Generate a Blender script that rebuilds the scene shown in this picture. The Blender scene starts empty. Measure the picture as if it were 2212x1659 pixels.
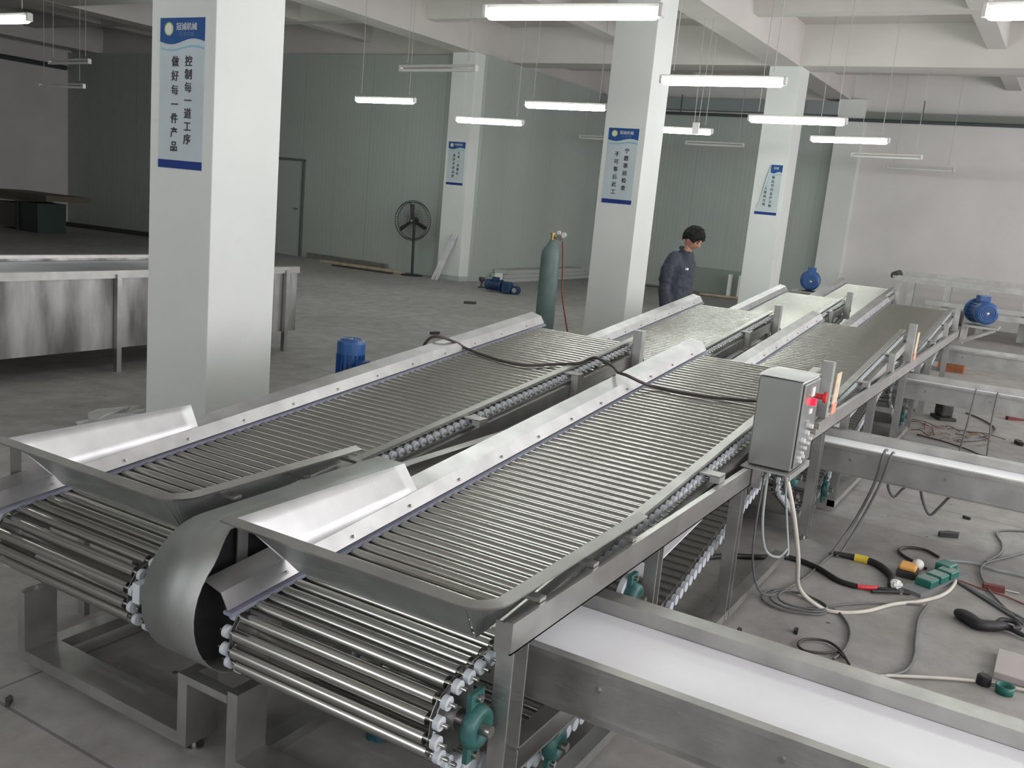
import bpy, bmesh, math, random
from math import sin, cos, pi, radians as rad, sqrt, atan2
from mathutils import Vector, Matrix
random.seed(7)
SC = bpy.context.scene
COL = SC.collection

# ------------------------------------------------------------------ camera
F_PX, YAW, PITCH, ROLL, HCAM = 2026.99, 0.523885, 0.195162, 0.0932577, 1.75
cd = bpy.data.cameras.new('camera'); cam = bpy.data.objects.new('camera', cd); COL.objects.link(cam)
cd.sensor_width = 36.0; cd.lens = F_PX / 2212 * 36.0; cd.clip_start = 0.05; cd.clip_end = 200
fw = Vector((cos(YAW)*cos(PITCH), sin(YAW)*cos(PITCH), -sin(PITCH)))
rt = Vector((sin(YAW), -cos(YAW), 0)); up = rt.cross(fw)
r2 = cos(ROLL)*rt + sin(ROLL)*up; u2 = -sin(ROLL)*rt + cos(ROLL)*up
m3 = Matrix((r2, u2, -fw)).transposed()
cam.matrix_world = Matrix.Translation((0, 0, HCAM)) @ m3.to_4x4()
SC.camera = cam

# ------------------------------------------------------------------ view + world
SC.view_settings.view_transform = 'Standard'
SC.view_settings.look = 'None'
SC.view_settings.gamma = 1.0
SC.view_settings.use_curve_mapping = False
SC.view_settings.exposure = 0.2
w = bpy.data.worlds.new('World'); SC.world = w; w.use_nodes = True
w.node_tree.nodes['Background'].inputs[0].default_value = (0.75, 0.85, 1.0, 1)
w.node_tree.nodes['Background'].inputs[1].default_value = 1.0

# daylight entering through the windows of the right-hand wall (y = -5)
WIN_X = (-1.5, 2.5, 6.5, 10.5, 14.5, 18.5)
for i, x in enumerate(WIN_X):
    ld = bpy.data.lights.new('window_daylight', 'AREA'); ld.shape = 'RECTANGLE'; ld.size = 2.6; ld.size_y = 2.3
    ld.energy = 152; ld.color = (1.0, 0.955, 0.97)
    lo = bpy.data.objects.new('window_daylight', ld); COL.objects.link(lo)
    lo.location = (x, -5.12, 2.45); lo.rotation_euler = (rad(90), 0, 0)
    lo.rotation_euler = Vector((0, 1, 0)).to_track_quat('-Z', 'Z').to_euler()

# fill daylight through two unseen windows added in the wall behind the camera (x = -4)
for y in (-1.5, 4.5):
    ld = bpy.data.lights.new('window_daylight', 'AREA'); ld.shape = 'RECTANGLE'; ld.size = 2.6; ld.size_y = 2.3
    ld.energy = 85; ld.color = (0.95, 0.98, 1.0)
    lo = bpy.data.objects.new('window_daylight', ld); COL.objects.link(lo)
    lo.location = (-4.12, y, 2.45); lo.rotation_euler = Vector((1, 0, 0)).to_track_quat('-Z', 'Z').to_euler()

# ------------------------------------------------------------------ materials
def nt(name):
    m = bpy.data.materials.new(name); m.use_nodes = True
    t = m.node_tree; b = t.nodes['Principled BSDF']
    return m, t, b
def simple(name, col, rough=0.5, metal=0.0, var=0.0, scale=6.0, bump=0.0, coat=0.0):
    m, t, b = nt(name)
    b.inputs['Roughness'].default_value = rough; b.inputs['Metallic'].default_value = metal
    if coat: b.inputs['Coat Weight'].default_value = coat
    tc = t.nodes.new('ShaderNodeTexCoord'); n = t.nodes.new('ShaderNodeTexNoise')
    n.inputs['Scale'].default_value = scale; n.inputs['Detail'].default_value = 5
    t.links.new(tc.outputs['Object'], n.inputs['Vector'])
    r = t.nodes.new('ShaderNodeValToRGB')
    c0 = [max(0, c*(1-var)) for c in col]; c1 = [min(1, c*(1+var)) for c in col]
    r.color_ramp.elements[0].position = 0.3; r.color_ramp.elements[1].position = 0.7
    r.color_ramp.elements[0].color = (*c0, 1); r.color_ramp.elements[1].color = (*c1, 1)
    t.links.new(n.outputs['Fac'], r.inputs['Fac']); t.links.new(r.outputs['Color'], b.inputs['Base Color'])
    if bump:
        bp = t.nodes.new('ShaderNodeBump'); bp.inputs['Strength'].default_value = bump; bp.inputs['Distance'].default_value = 0.01
        t.links.new(n.outputs['Fac'], bp.inputs['Height']); t.links.new(bp.outputs['Normal'], b.inputs['Normal'])
    return m
def steel(name, col, rough, stretch=(1, 40, 40), var=0.12, metal=1.0):
    m, t, b = nt(name)
    tc = t.nodes.new('ShaderNodeTexCoord'); mp = t.nodes.new('ShaderNodeMapping'); mp.inputs['Scale'].default_value = stretch
    n = t.nodes.new('ShaderNodeTexNoise'); n.inputs['Scale'].default_value = 5; n.inputs['Detail'].default_value = 6
    n2 = t.nodes.new('ShaderNodeTexNoise'); n2.inputs['Scale'].default_value = 7; n2.inputs['Detail'].default_value = 3
    t.links.new(tc.outputs['Object'], mp.inputs['Vector']); t.links.new(mp.outputs['Vector'], n.inputs['Vector'])
    t.links.new(tc.outputs['Object'], n2.inputs['Vector'])
    r = t.nodes.new('ShaderNodeValToRGB'); r.color_ramp.elements[0].position = 0.3; r.color_ramp.elements[1].position = 0.7
    r.color_ramp.elements[0].color = (*[c*(1-var) for c in col], 1); r.color_ramp.elements[1].color = (*[min(1, c*(1+var)) for c in col], 1)
    t.links.new(n2.outputs['Fac'], r.inputs['Fac']); t.links.new(r.outputs['Color'], b.inputs['Base Color'])
    mr = t.nodes.new('ShaderNodeMapRange'); mr.inputs['To Min'].default_value = rough*0.8; mr.inputs['To Max'].default_value = rough*1.25
    t.links.new(n.outputs['Fac'], mr.inputs['Value']); t.links.new(mr.outputs['Result'], b.inputs['Roughness'])
    b.inputs['Metallic'].default_value = metal
    bp = t.nodes.new('ShaderNodeBump'); bp.inputs['Strength'].default_value = 0.08; bp.inputs['Distance'].default_value = 0.002
    t.links.new(n.outputs['Fac'], bp.inputs['Height']); t.links.new(bp.outputs['Normal'], b.inputs['Normal'])
    return m
def emit(name, col, s):
    m, t, b = nt(name)
    b.inputs['Base Color'].default_value = (*col, 1)
    b.inputs['Emission Color'].default_value = (*col, 1); b.inputs['Emission Strength'].default_value = s
    return m

M = {}
M['steel'] = steel('brushed_steel', (0.46, 0.455, 0.44), 0.38)
M['sheet'] = steel('steel_sheet', (0.56, 0.55, 0.56), 0.42, (3, 3, 3), 0.14)
M['lit_sheet'] = steel('bright_sheet', (0.80, 0.79, 0.81), 0.56, (3, 3, 3), 0.08, 0.9)  # paler copy of the steel sheet, window reflection put into its colour
M['frame'] = steel('frame_steel', (0.45, 0.445, 0.43), 0.47, (6, 6, 30), 0.15)
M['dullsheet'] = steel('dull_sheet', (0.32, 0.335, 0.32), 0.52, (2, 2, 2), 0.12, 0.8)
M['roller'] = steel('roller_steel', (0.54, 0.54, 0.505), 0.24, (30, 1, 30), 0.04)
M['shaft'] = steel('shaft_steel', (0.45, 0.43, 0.40), 0.3, (30, 1, 30), 0.1)
M['chain'] = steel('chain_steel', (0.42, 0.42, 0.42), 0.35, (9, 9, 9), 0.2)
M['wheel'] = simple('white_nylon', (0.50, 0.54, 0.57), 0.4, 0, 0.05)
M['strip'] = simple('blue_grey_strip', (0.19, 0.20, 0.26), 0.45, 0, 0.1, 20)
M['green'] = simple('bearing_green', (0.022, 0.095, 0.088), 0.45, 0, 0.25, 30)
M['blue'] = simple('motor_blue', (0.012, 0.065, 0.205), 0.38, 0, 0.2, 20)
M['darkblue'] = simple('old_motor_blue', (0.012, 0.04, 0.10), 0.5, 0, 0.25, 20)
M['black'] = simple('black_rubber', (0.018, 0.018, 0.02), 0.55, 0, 0.2, 30)
M['dark'] = simple('dark_iron', (0.04, 0.04, 0.038), 0.6, 0, 0.3, 20)
M['belt'] = simple('white_belt', (0.88, 0.89, 0.92), 0.42, 0, 0.03, 5)
M['white'] = simple('white_plastic', (0.72, 0.72, 0.70), 0.45, 0, 0.03, 5)
M['whitemetal'] = simple('white_fixture', (0.60, 0.59, 0.56), 0.5, 0, 0.04, 5)
M['cord'] = simple('hanging_cord', (0.42, 0.40, 0.37), 0.6, 0, 0.1, 5)
M['grey_cable'] = simple('grey_cable', (0.13, 0.135, 0.135), 0.5, 0, 0.15, 10)
M['white_cable'] = simple('cream_cable', (0.55, 0.52, 0.46), 0.5, 0, 0.08, 10)
M['pale_cable'] = simple('pale_cable', (0.33, 0.37, 0.37), 0.5, 0, 0.08, 10)
M['brown_cable'] = simple('brown_cable', (0.045, 0.035, 0.033), 0.5, 0, 0.15, 10)
M['red_hose'] = simple('red_hose', (0.24, 0.065, 0.05), 0.5, 0, 0.15, 10)
M['yellow'] = simple('yellow_tape', (0.65, 0.5, 0.05), 0.5, 0, 0.1)
M['orange'] = simple('orange_plastic', (0.75, 0.38, 0.10), 0.5, 0, 0.15)
M['red'] = simple('red_plastic', (0.55, 0.03, 0.035), 0.4, 0, 0.1)
M['redlamp'] = emit('lit_red_lamp', (1.0, 0.01, 0.035), 1.6)
M['tube'] = emit('fluorescent_glow', (0.93, 1.0, 0.94), 41.0)
M['socket_green'] = simple('socket_green', (0.02, 0.15, 0.12), 0.4, 0, 0.1)
M['socket_top'] = simple('socket_grey', (0.20, 0.27, 0.25), 0.5, 0, 0.1)
M['gas'] = simple('cylinder_paint', (0.13, 0.185, 0.18), 0.45, 0, 0.1, 8)
M['brass'] = simple('brass', (0.45, 0.33, 0.13), 0.35, 0.8, 0.1)
M['wood'] = simple('pale_wood', (0.42, 0.33, 0.24), 0.7, 0, 0.2, 8)
M['brownbox'] = simple('brown_box', (0.27, 0.10, 0.04), 0.7, 0, 0.2, 8)
M['sticker'] = simple('cream_sticker', (0.62, 0.50, 0.36), 0.5, 0, 0.25, 30)
M['salmon'] = simple('salmon_sticker', (0.70, 0.30, 0.20), 0.5, 0, 0.1, 30)
M['poster'] = simple('poster_pale_blue', (0.48, 0.545, 0.57), 0.7, 0, 0.06, 3)
M['poster_blue'] = simple('poster_blue', (0.012, 0.07, 0.24), 0.75, 0, 0.08, 5)
M['poster_navy'] = simple('poster_navy', (0.008, 0.03, 0.19), 0.75, 0, 0.05, 5)
M['poster_cyan'] = simple('poster_cyan', (0.16, 0.36, 0.50), 0.4, 0, 0.05, 5)
M['ink'] = simple('dark_ink', (0.035, 0.025, 0.035), 0.6)
M['ink_white'] = simple('pale_ink', (0.50, 0.52, 0.56), 0.6)
M['logo_green'] = simple('logo_green', (0.36, 0.47, 0.16), 0.5)
M['logo_pale'] = simple('logo_pale', (0.60, 0.63, 0.50), 0.5)
M['skin'] = simple('skin', (0.42, 0.22, 0.15), 0.5, 0, 0.08, 10)
M['hair'] = simple('black_hair', (0.006, 0.005, 0.005), 0.85, 0, 0.3, 60, 0.6)
M['jacket'] = simple('navy_work_jacket', (0.028, 0.034, 0.048), 0.75, 0, 0.25, 9, 0.5)
M['trousers'] = simple('dark_trousers', (0.02, 0.022, 0.03), 0.8, 0, 0.2, 8, 0.4)
M['lip'] = simple('lips', (0.30, 0.11, 0.09), 0.5)
M['film'] = simple('plastic_film', (0.42, 0.42, 0.41), 0.25, 0, 0.15, 9, 0.5)
M['slab'] = simple('pale_board', (0.40, 0.37, 0.36), 0.7, 0, 0.05, 5)
M['redbrown'] = simple('rust_red', (0.14, 0.03, 0.025), 0.6, 0, 0.2)
M['pipe'] = simple('dark_pipe', (0.05, 0.065, 0.065), 0.5, 0, 0.1)

def floor_material():
    m, t, b = nt('concrete_floor')
    L = t.links; N = t.nodes
    tc = N.new('ShaderNodeTexCoord')
    a = N.new('ShaderNodeTexNoise'); a.inputs['Scale'].default_value = 0.45; a.inputs['Detail'].default_value = 6; a.inputs['Roughness'].default_value = 0.6
    c = N.new('ShaderNodeTexNoise'); c.inputs['Scale'].default_value = 5.5; c.inputs['Detail'].default_value = 8; c.inputs['Roughness'].default_value = 0.65
    L.new(tc.outputs['Object'], a.inputs['Vector']); L.new(tc.outputs['Object'], c.inputs['Vector'])
    r1 = N.new('ShaderNodeValToRGB'); r1.color_ramp.elements[0].position = 0.33; r1.color_ramp.elements[1].position = 0.68
    r1.color_ramp.elements[0].color = (0.268, 0.256, 0.245, 1); r1.color_ramp.elements[1].color = (0.36, 0.348, 0.336, 1)
    L.new(a.outputs['Fac'], r1.inputs['Fac'])
    r2 = N.new('ShaderNodeValToRGB'); r2.color_ramp.elements[0].position = 0.32; r2.color_ramp.elements[1].position = 0.62
    r2.color_ramp.elements[0].color = (0.72, 0.71, 0.70, 1); r2.color_ramp.elements[1].color = (1.02, 1.02, 1.02, 1)
    L.new(c.outputs['Fac'], r2.inputs['Fac'])
    mx = N.new('ShaderNodeMix'); mx.data_type = 'RGBA'; mx.blend_type = 'MULTIPLY'; mx.inputs[0].default_value = 1
    L.new(r1.outputs['Color'], mx.inputs[6]); L.new(r2.outputs['Color'], mx.inputs[7])
    # saw-cut joints every 5 m
    sx = N.new('ShaderNodeSeparateXYZ'); L.new(tc.outputs['Object'], sx.inputs[0])
    prev = mx.outputs[2]
    for k, off in (('X', 3.4), ('Y', 2.2)):
        ad = N.new('ShaderNodeMath'); ad.operation = 'ADD'; ad.inputs[1].default_value = 100 + off; L.new(sx.outputs[k], ad.inputs[0])
        mo = N.new('ShaderNodeMath'); mo.operation = 'MODULO'; mo.inputs[1].default_value = 5.0; L.new(ad.outputs[0], mo.inputs[0])
        lt = N.new('ShaderNodeMath'); lt.operation = 'LESS_THAN'; lt.inputs[1].default_value = 0.012; L.new(mo.outputs[0], lt.inputs[0])
        sc = N.new('ShaderNodeMath'); sc.operation = 'MULTIPLY'; sc.inputs[1].default_value = 0.55; L.new(lt.outputs[0], sc.inputs[0])
        mm = N.new('ShaderNodeMix'); mm.data_type = 'RGBA'; L.new(sc.outputs[0], mm.inputs[0]); L.new(prev, mm.inputs[6]); mm.inputs[7].default_value = (0.05, 0.048, 0.045, 1)
        prev = mm.outputs[2]
    # small dark specks of litter and rust
    v = N.new('ShaderNodeTexVoronoi'); v.inputs['Scale'].default_value = 4.0; L.new(tc.outputs['Object'], v.inputs['Vector'])
    lt = N.new('ShaderNodeMath'); lt.operation = 'LESS_THAN'; lt.inputs[1].default_value = 0.045; L.new(v.outputs['Distance'], lt.inputs[0])
    mm = N.new('ShaderNodeMix'); mm.data_type = 'RGBA'; L.new(lt.outputs[0], mm.inputs[0]); L.new(prev, mm.inputs[6]); mm.inputs[7].default_value = (0.09, 0.075, 0.065, 1)
    L.new(mm.outputs[2], b.inputs['Base Color'])
    b.inputs['Roughness'].default_value = 0.62
    bp = N.new('ShaderNodeBump'); bp.inputs['Strength'].default_value = 0.2; bp.inputs['Distance'].default_value = 0.004
    L.new(c.outputs['Fac'], bp.inputs['Height']); L.new(bp.outputs['Normal'], b.inputs['Normal'])
    return m
M['floor'] = floor_material()
def plaster(name, col, stain=0.0):
    m, t, b = nt(name); L = t.links; N = t.nodes
    tc = N.new('ShaderNodeTexCoord'); n = N.new('ShaderNodeTexNoise'); n.inputs['Scale'].default_value = 1.2; n.inputs['Detail'].default_value = 6
    L.new(tc.outputs['Object'], n.inputs['Vector'])
    r = N.new('ShaderNodeValToRGB'); r.color_ramp.elements[0].position = 0.3; r.color_ramp.elements[1].position = 0.7
    r.color_ramp.elements[0].color = (*[c*0.94 for c in col], 1); r.color_ramp.elements[1].color = (*[min(1, c*1.03) for c in col], 1)
    L.new(n.outputs['Fac'], r.inputs['Fac']); out = r.outputs['Color']
    if stain:
        n2 = N.new('ShaderNodeTexNoise'); n2.inputs['Scale'].default_value = 3.3; n2.inputs['Detail'].default_value = 7; n2.inputs['Roughness'].default_value = 0.7
        L.new(tc.outputs['Object'], n2.inputs['Vector'])
        r2 = N.new('ShaderNodeValToRGB'); r2.color_ramp.elements[0].position = 0.66; r2.color_ramp.elements[1].position = 0.78
        r2.color_ramp.elements[0].color = (0, 0, 0, 1); r2.color_ramp.elements[1].color = (stain, stain, stain, 1)
        L.new(n2.outputs['Fac'], r2.inputs['Fac'])
        mm = N.new('ShaderNodeMix'); mm.data_type = 'RGBA'; L.new(r2.outputs['Color'], mm.inputs[0]); L.new(out, mm.inputs[6]); mm.inputs[7].default_value = (0.34, 0.33, 0.30, 1)
        out = mm.outputs[2]
    L.new(out, b.inputs['Base Color']); b.inputs['Roughness'].default_value = 0.75
    return m
M['column'] = plaster('column_paint', (0.66, 0.68, 0.66), 0.35)
M['wallwhite'] = plaster('white_wall', (0.63, 0.61, 0.60), 0.1)
M['ceiling'] = plaster('ceiling_paint', (0.52, 0.49, 0.465))
M['beam'] = plaster('beam_paint', (0.56, 0.535, 0.51))
def panelwall():
    m, t, b = nt('grey_green_wall_panel'); L = t.links; N = t.nodes
    tc = N.new('ShaderNodeTexCoord'); sx = N.new('ShaderNodeSeparateXYZ'); L.new(tc.outputs['Object'], sx.inputs[0])
    ad = N.new('ShaderNodeMath'); ad.operation = 'ADD'; L.new(sx.outputs['X'], ad.inputs[0]); L.new(sx.outputs['Y'], ad.inputs[1])
    mu = N.new('ShaderNodeMath'); mu.operation = 'MULTIPLY'; mu.inputs[1].default_value = 2*pi/0.10; L.new(ad.outputs[0], mu.inputs[0])
    si = N.new('ShaderNodeMath'); si.operation = 'SINE'; L.new(mu.outputs[0], si.inputs[0])
    n = N.new('ShaderNodeTexNoise'); n.inputs['Scale'].default_value = 0.8; L.new(tc.outputs['Object'], n.inputs['Vector'])
    r = N.new('ShaderNodeValToRGB'); r.color_ramp.elements[0].color = (0.35, 0.39, 0.36, 1); r.color_ramp.elements[1].color = (0.40, 0.44, 0.41, 1)
    L.new(n.outputs['Fac'], r.inputs['Fac'])
    # panel seams every 0.95 m
    mo = N.new('ShaderNodeMath'); mo.operation = 'PINGPONG'; mo.inputs[1].default_value = 0.475; L.new(ad.outputs[0], mo.inputs[0])
    lt = N.new('ShaderNodeMath'); lt.operation = 'LESS_THAN'; lt.inputs[1].default_value = 0.006; L.new(mo.outputs[0], lt.inputs[0])
    mm = N.new('ShaderNodeMix'); mm.data_type = 'RGBA'; L.new(lt.outputs[0], mm.inputs[0]); L.new(r.outputs['Color'], mm.inputs[6]); mm.inputs[7].default_value = (0.28, 0.32, 0.29, 1)
    L.new(mm.outputs[2], b.inputs['Base Color'])
    b.inputs['Roughness'].default_value = 0.38
    bp = N.new('ShaderNodeBump'); bp.inputs['Strength'].default_value = 0.25; bp.inputs['Distance'].default_value = 0.003
    L.new(si.outputs[0], bp.inputs['Height']); L.new(bp.outputs['Normal'], b.inputs['Normal'])
    return m
M['panelwall'] = panelwall()
def tankmat():
    m, t, b = nt('stained_tank_steel'); L = t.links; N = t.nodes
    tc = N.new('ShaderNodeTexCoord'); mp = N.new('ShaderNodeMapping'); mp.inputs['Scale'].default_value = (3.5, 3.5, 0.8)
    n = N.new('ShaderNodeTexNoise'); n.inputs['Scale'].default_value = 1.5; n.inputs['Detail'].default_value = 6
    L.new(tc.outputs['Object'], mp.inputs[0]); L.new(mp.outputs[0], n.inputs['Vector'])
    r = N.new('ShaderNodeValToRGB'); r.color_ramp.elements[0].position = 0.35; r.color_ramp.elements[1].position = 0.7
    r.color_ramp.elements[0].color = (0.16, 0.16, 0.155, 1); r.color_ramp.elements[1].color = (0.50, 0.50, 0.49, 1)
    L.new(n.outputs['Fac'], r.inputs['Fac']); L.new(r.outputs['Color'], b.inputs['Base Color'])
    b.inputs['Metallic'].default_value = 0.85; b.inputs['Roughness'].default_value = 0.42
    return m
M['tank'] = tankmat()
def glassmat():
    m, t, b = nt('window_glass'); b.inputs['Transmission Weight'].default_value = 1.0; b.inputs['Roughness'].default_value = 0.0; b.inputs['IOR'].default_value = 1.05
    return m
M['glass'] = glassmat()

# ------------------------------------------------------------------ mesh helpers
class MB:
    def __init__(s): s.v = []; s.f = []; s.sm = []
    def add(s, vs, fs, smooth=False):
        o = len(s.v); s.v += [tuple(v) for v in vs]; s.f += [tuple(o+i for i in f) for f in fs]; s.sm += [smooth]*len(fs); return s
    def box(s, x0, x1, y0, y1, z0, z1):
        v = [(x, y, z) for x in (x0, x1) for y in (y0, y1) for z in (z0, z1)]
        return s.add(v, [(0, 1, 3, 2), (4, 6, 7, 5), (0, 4, 5, 1), (2, 3, 7, 6), (0, 2, 6, 4), (1, 5, 7, 3)])
    def obox(s, c, sx, sy, sz, mat=None):
        M_ = mat or Matrix.Identity(3); c = Vector(c)
        v = [c + M_ @ Vector((a*sx/2, b*sy/2, d*sz/2)) for a in (-1, 1) for b in (-1, 1) for d in (-1, 1)]
        return s.add(v, [(0, 1, 3, 2), (4, 6, 7, 5), (0, 4, 5, 1), (2, 3, 7, 6), (0, 2, 6, 4), (1, 5, 7, 3)])
    def bar(s, p, q, wd, ht, upv=(0, 0, 1)):
        p = Vector(p); q = Vector(q); d = (q-p); L = d.length; d.normalize(); u = Vector(upv); sd = d.cross(u).normalized(); u = sd.cross(d)
        m = Matrix((d, sd, u)).transposed()
        return s.obox((p+q)/2, L, wd, ht, m)
    def cyl(s, p, q, r, n=16, r2=None, caps=True, smooth=True):
        p = Vector(p); q = Vector(q); d = (q-p).normalized(); r2 = r if r2 is None else r2
        a = d.orthogonal().normalized(); b = d.cross(a)
        vs = []
        for k in range(n):
            t = 2*pi*k/n; e = a*cos(t)+b*sin(t); vs += [p+e*r, q+e*r2]
        s.add(vs, [(2*k, 2*((k+1) % n), 2*((k+1) % n)+1, 2*k+1) for k in range(n)], smooth)
        if caps:
            s.add([vs[2*k] for k in range(n)], [tuple(range(n-1, -1, -1))]); s.add([vs[2*k+1] for k in range(n)], [tuple(range(n))])
        return s
    def tube(s, pts, r, n=8, closed=False):
        pts = [Vector(p) for p in pts]; N = len(pts); rings = []
        prev = None
        for i, p in enumerate(pts):
            d = (pts[min(i+1, N-1)] - pts[max(i-1, 0)]).normalized()
            a = (prev - d*prev.dot(d)).normalized() if prev is not None and (prev - d*prev.dot(d)).length > 1e-6 else d.orthogonal().normalized()
            prev = a; b = d.cross(a); rr = r[i] if isinstance(r, (list, tuple)) else r
            rings.append([p + (a*cos(2*pi*k/n)+b*sin(2*pi*k/n))*rr for k in range(n)])
        vs = [v for g in rings for v in g]
        fs = [(i*n+k, i*n+(k+1) % n, (i+1)*n+(k+1) % n, (i+1)*n+k) for i in range(N-1) for k in range(n)]
        s.add(vs, fs, True); s.add(rings[0], [tuple(range(n-1, -1, -1))]); s.add(rings[-1], [tuple(range(n))])
        return s
    def sweep(s, prof, pts, closed=False):
        """open sheet profile [(y,z)..] swept along x,z points: prof offsets added to (x, 0, z)"""
        n = len(prof); vs = [(x, y, z+dz) for (x, z) in pts for (y, dz) in prof]
        fs = [(i*n+k, i*n+(k+1) % n, (i+1)*n+(k+1) % n, (i+1)*n+k) for i in range(len(pts)-1) for k in range(n if closed else n-1)]
        s.add(vs, fs)
        if closed: s.add([vs[k] for k in range(n)], [tuple(range(n))]); s.add([vs[(len(pts)-1)*n+k] for k in range(n)], [tuple(range(n-1, -1, -1))])
        return s
    def prism(s, poly, axis, a, b):
        """closed polygon extruded along axis ('x','y','z') from a to b"""
        n = len(poly)
        def P(u, w_, t): return {'x': (t, u, w_), 'y': (u, t, w_), 'z': (u, w_, t)}[axis]
        v = [P(u, w_, a) for u, w_ in poly] + [P(u, w_, b) for u, w_ in poly]
        return s.add(v, [tuple(range(n)), tuple(range(2*n-1, n-1, -1))] + [(k, n+k, n+(k+1) % n, (k+1) % n) for k in range(n)])
    def lathe(s, prof, c, n=20, axis=(0, 0, 1), smooth=True):
        c = Vector(c); d = Vector(axis).normalized(); a = d.orthogonal().normalized(); b = d.cross(a); m = len(prof)
        vs = [c + (a*cos(2*pi*k/n)+b*sin(2*pi*k/n))*max(r, 1e-4) + d*h for k in range(n) for r, h in prof]
        return s.add(vs, [(k*m+j, ((k+1) % n)*m+j, ((k+1) % n)*m+j+1, k*m+j+1) for k in range(n) for j in range(m-1)], smooth)
    def sphere(s, c, rx, ry, rz, nu=16, nv=10):
        vs = [(c[0]+rx*sin(pi*j/nv)*cos(2*pi*i/nu), c[1]+ry*sin(pi*j/nv)*sin(2*pi*i/nu), c[2]+rz*cos(pi*j/nv)) for j in range(nv+1) for i in range(nu)]
        return s.add(vs, [(j*nu+i, (j+1)*nu+i, (j+1)*nu+(i+1) % nu, j*nu+(i+1) % nu) for j in range(nv) for i in range(nu)], True)
    def mesh(s, name, mat, weld=True):
        me = bpy.data.meshes.new(name); me.from_pydata(s.v, [], s.f)
        me.polygons.foreach_set('use_smooth', s.sm)
        if mat: me.materials.append(M[mat] if isinstance(mat, str) else mat)
        bm = bmesh.new(); bm.from_mesh(me); bmesh.ops.recalc_face_normals(bm, faces=bm.faces); bm.to_mesh(me); bm.free()
        me.update(); return me
    def obj(s, name, mat, parent=None, **kw):
        o = bpy.data.objects.new(name, s.mesh(name, mat)); COL.objects.link(o)
        if parent is not None: o.parent = parent
        for k, v in kw.items(): o[k] = v
        return o
def thicken(o, t):
    md = o.modifiers.new('sheet', 'SOLIDIFY'); md.thickness = t; md.offset = 0; return o
def bevel(o, wd=0.002, seg=1):
    md = o.modifiers.new('bevel', 'BEVEL'); md.width = wd; md.segments = seg; md.limit_method = 'ANGLE'; return o
def empty(name, loc, label=None, cat=None, group=None, rz=0):
    o = bpy.data.objects.new(name, None); COL.objects.link(o); o.location = loc; o.rotation_euler = (0, 0, rz); o.empty_display_size = 0.1
    if label: o['label'] = label
    if cat: o['category'] = cat
    if group: o['group'] = group
    return o
def tag(o, label, cat, group=None, kind=None):
    o['label'] = label; o['category'] = cat
    if group: o['group'] = group
    if kind: o['kind'] = kind
    return o
def struct(o, label=None):
    o['kind'] = 'structure'
    if label: o['label'] = label
    return o
def smooth_path(pts, n=6):
    P = [Vector(p) for p in pts]; out = []
    for i in range(len(P)-1):
        p0 = P[max(i-1, 0)]; p1 = P[i]; p2 = P[i+1]; p3 = P[min(i+2, len(P)-1)]
        for k in range(n):
            t = k/n
            out.append(0.5*((2*p1)+(p2-p0)*t+(2*p0-5*p1+4*p2-p3)*t*t+(3*p1-p0-3*p2+p3)*t**3))
    out.append(P[-1]); return out
def copy_tree(o, parent=None):
    c = o.copy(); COL.objects.link(c)
    if parent is not None: c.parent = parent
    for ch in list(CH.get(o.name, [])): copy_tree(ch, c)
    return c
CH = {}
def index_children():
    CH.clear()
    for o in COL.objects:
        if o.parent is not None: CH.setdefault(o.parent.name, []).append(o)
def text_mesh(txt, size, name, mat, parent, mw, depth=0.0015):
    c = bpy.data.curves.new(name, 'FONT'); c.body = txt; c.size = size; c.align_x = 'CENTER'; c.align_y = 'CENTER'; c.extrude = depth; c.offset = 0.0 if '每' in txt else size*0.012; c.resolution_u = 3
    o = bpy.data.objects.new('tmp_text', c); COL.objects.link(o)
    bpy.context.view_layer.update()
    dg = bpy.context.evaluated_depsgraph_get(); me = bpy.data.meshes.new_from_object(o.evaluated_get(dg))
    bpy.data.objects.remove(o); me.transform(mw); me.materials.clear(); me.materials.append(M[mat] if isinstance(mat, str) else mat); me.name = name
    q = bpy.data.objects.new(name, me); COL.objects.link(q); q.parent = parent; return q
# ------------------------------------------------------------------ room shell
XF, YL, YR, XB, ZC = 21.45, 23.75, -5.0, -4.0, 5.1
struct(MB().box(XB-.2, XF+.3, YR-.2, YL+.2, -0.12, 0).obj('floor', 'floor'), 'grey concrete floor with scattered litter')
struct(MB().box(XB-.2, XF+.3, YR-.2, YL+.2, ZC, ZC+.15).obj('ceiling', 'ceiling'))
wb = MB().box(XB-.2, XB, YR-.15, YL+.15, 0, 1.3).box(XB-.2, XB, YR-.15, YL+.15, 3.6, ZC)
for y0, y1 in ((YR-.15, -2.8), (-.2, 3.2), (5.8, YL+.15)): wb.box(XB-.2, XB, y0, y1, 1.3, 3.6)
struct(wb.obj('wall_back', 'wallwhite'))
struct(MB().box(XB, XF+.15, YL, YL+.15, 0, ZC).obj('wall_left', 'wallwhite'))
struct(MB().box(XF, XF+.15, YR-.15, 4.6, 0, ZC).obj('wall_far_right', 'wallwhite'), 'white far wall at the right of the hall')
struct(MB().box(XF, XF+.15, 4.6, 10.5, 0, 4.05).obj('wall_far', 'panelwall'))
struct(MB().box(XF, XF+.15, 4.6, YL, 4.05, ZC).obj('wall_far_upper', 'wallwhite'))
struct(MB().box(16.1, 16.2, 10.5, YL, 0, 4.42).obj('wall_panel_left', 'panelwall'))
struct(MB().box(16.2, XF, 10.5, 10.6, 0, 4.42).obj('wall_panel_inner', 'panelwall'))
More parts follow.
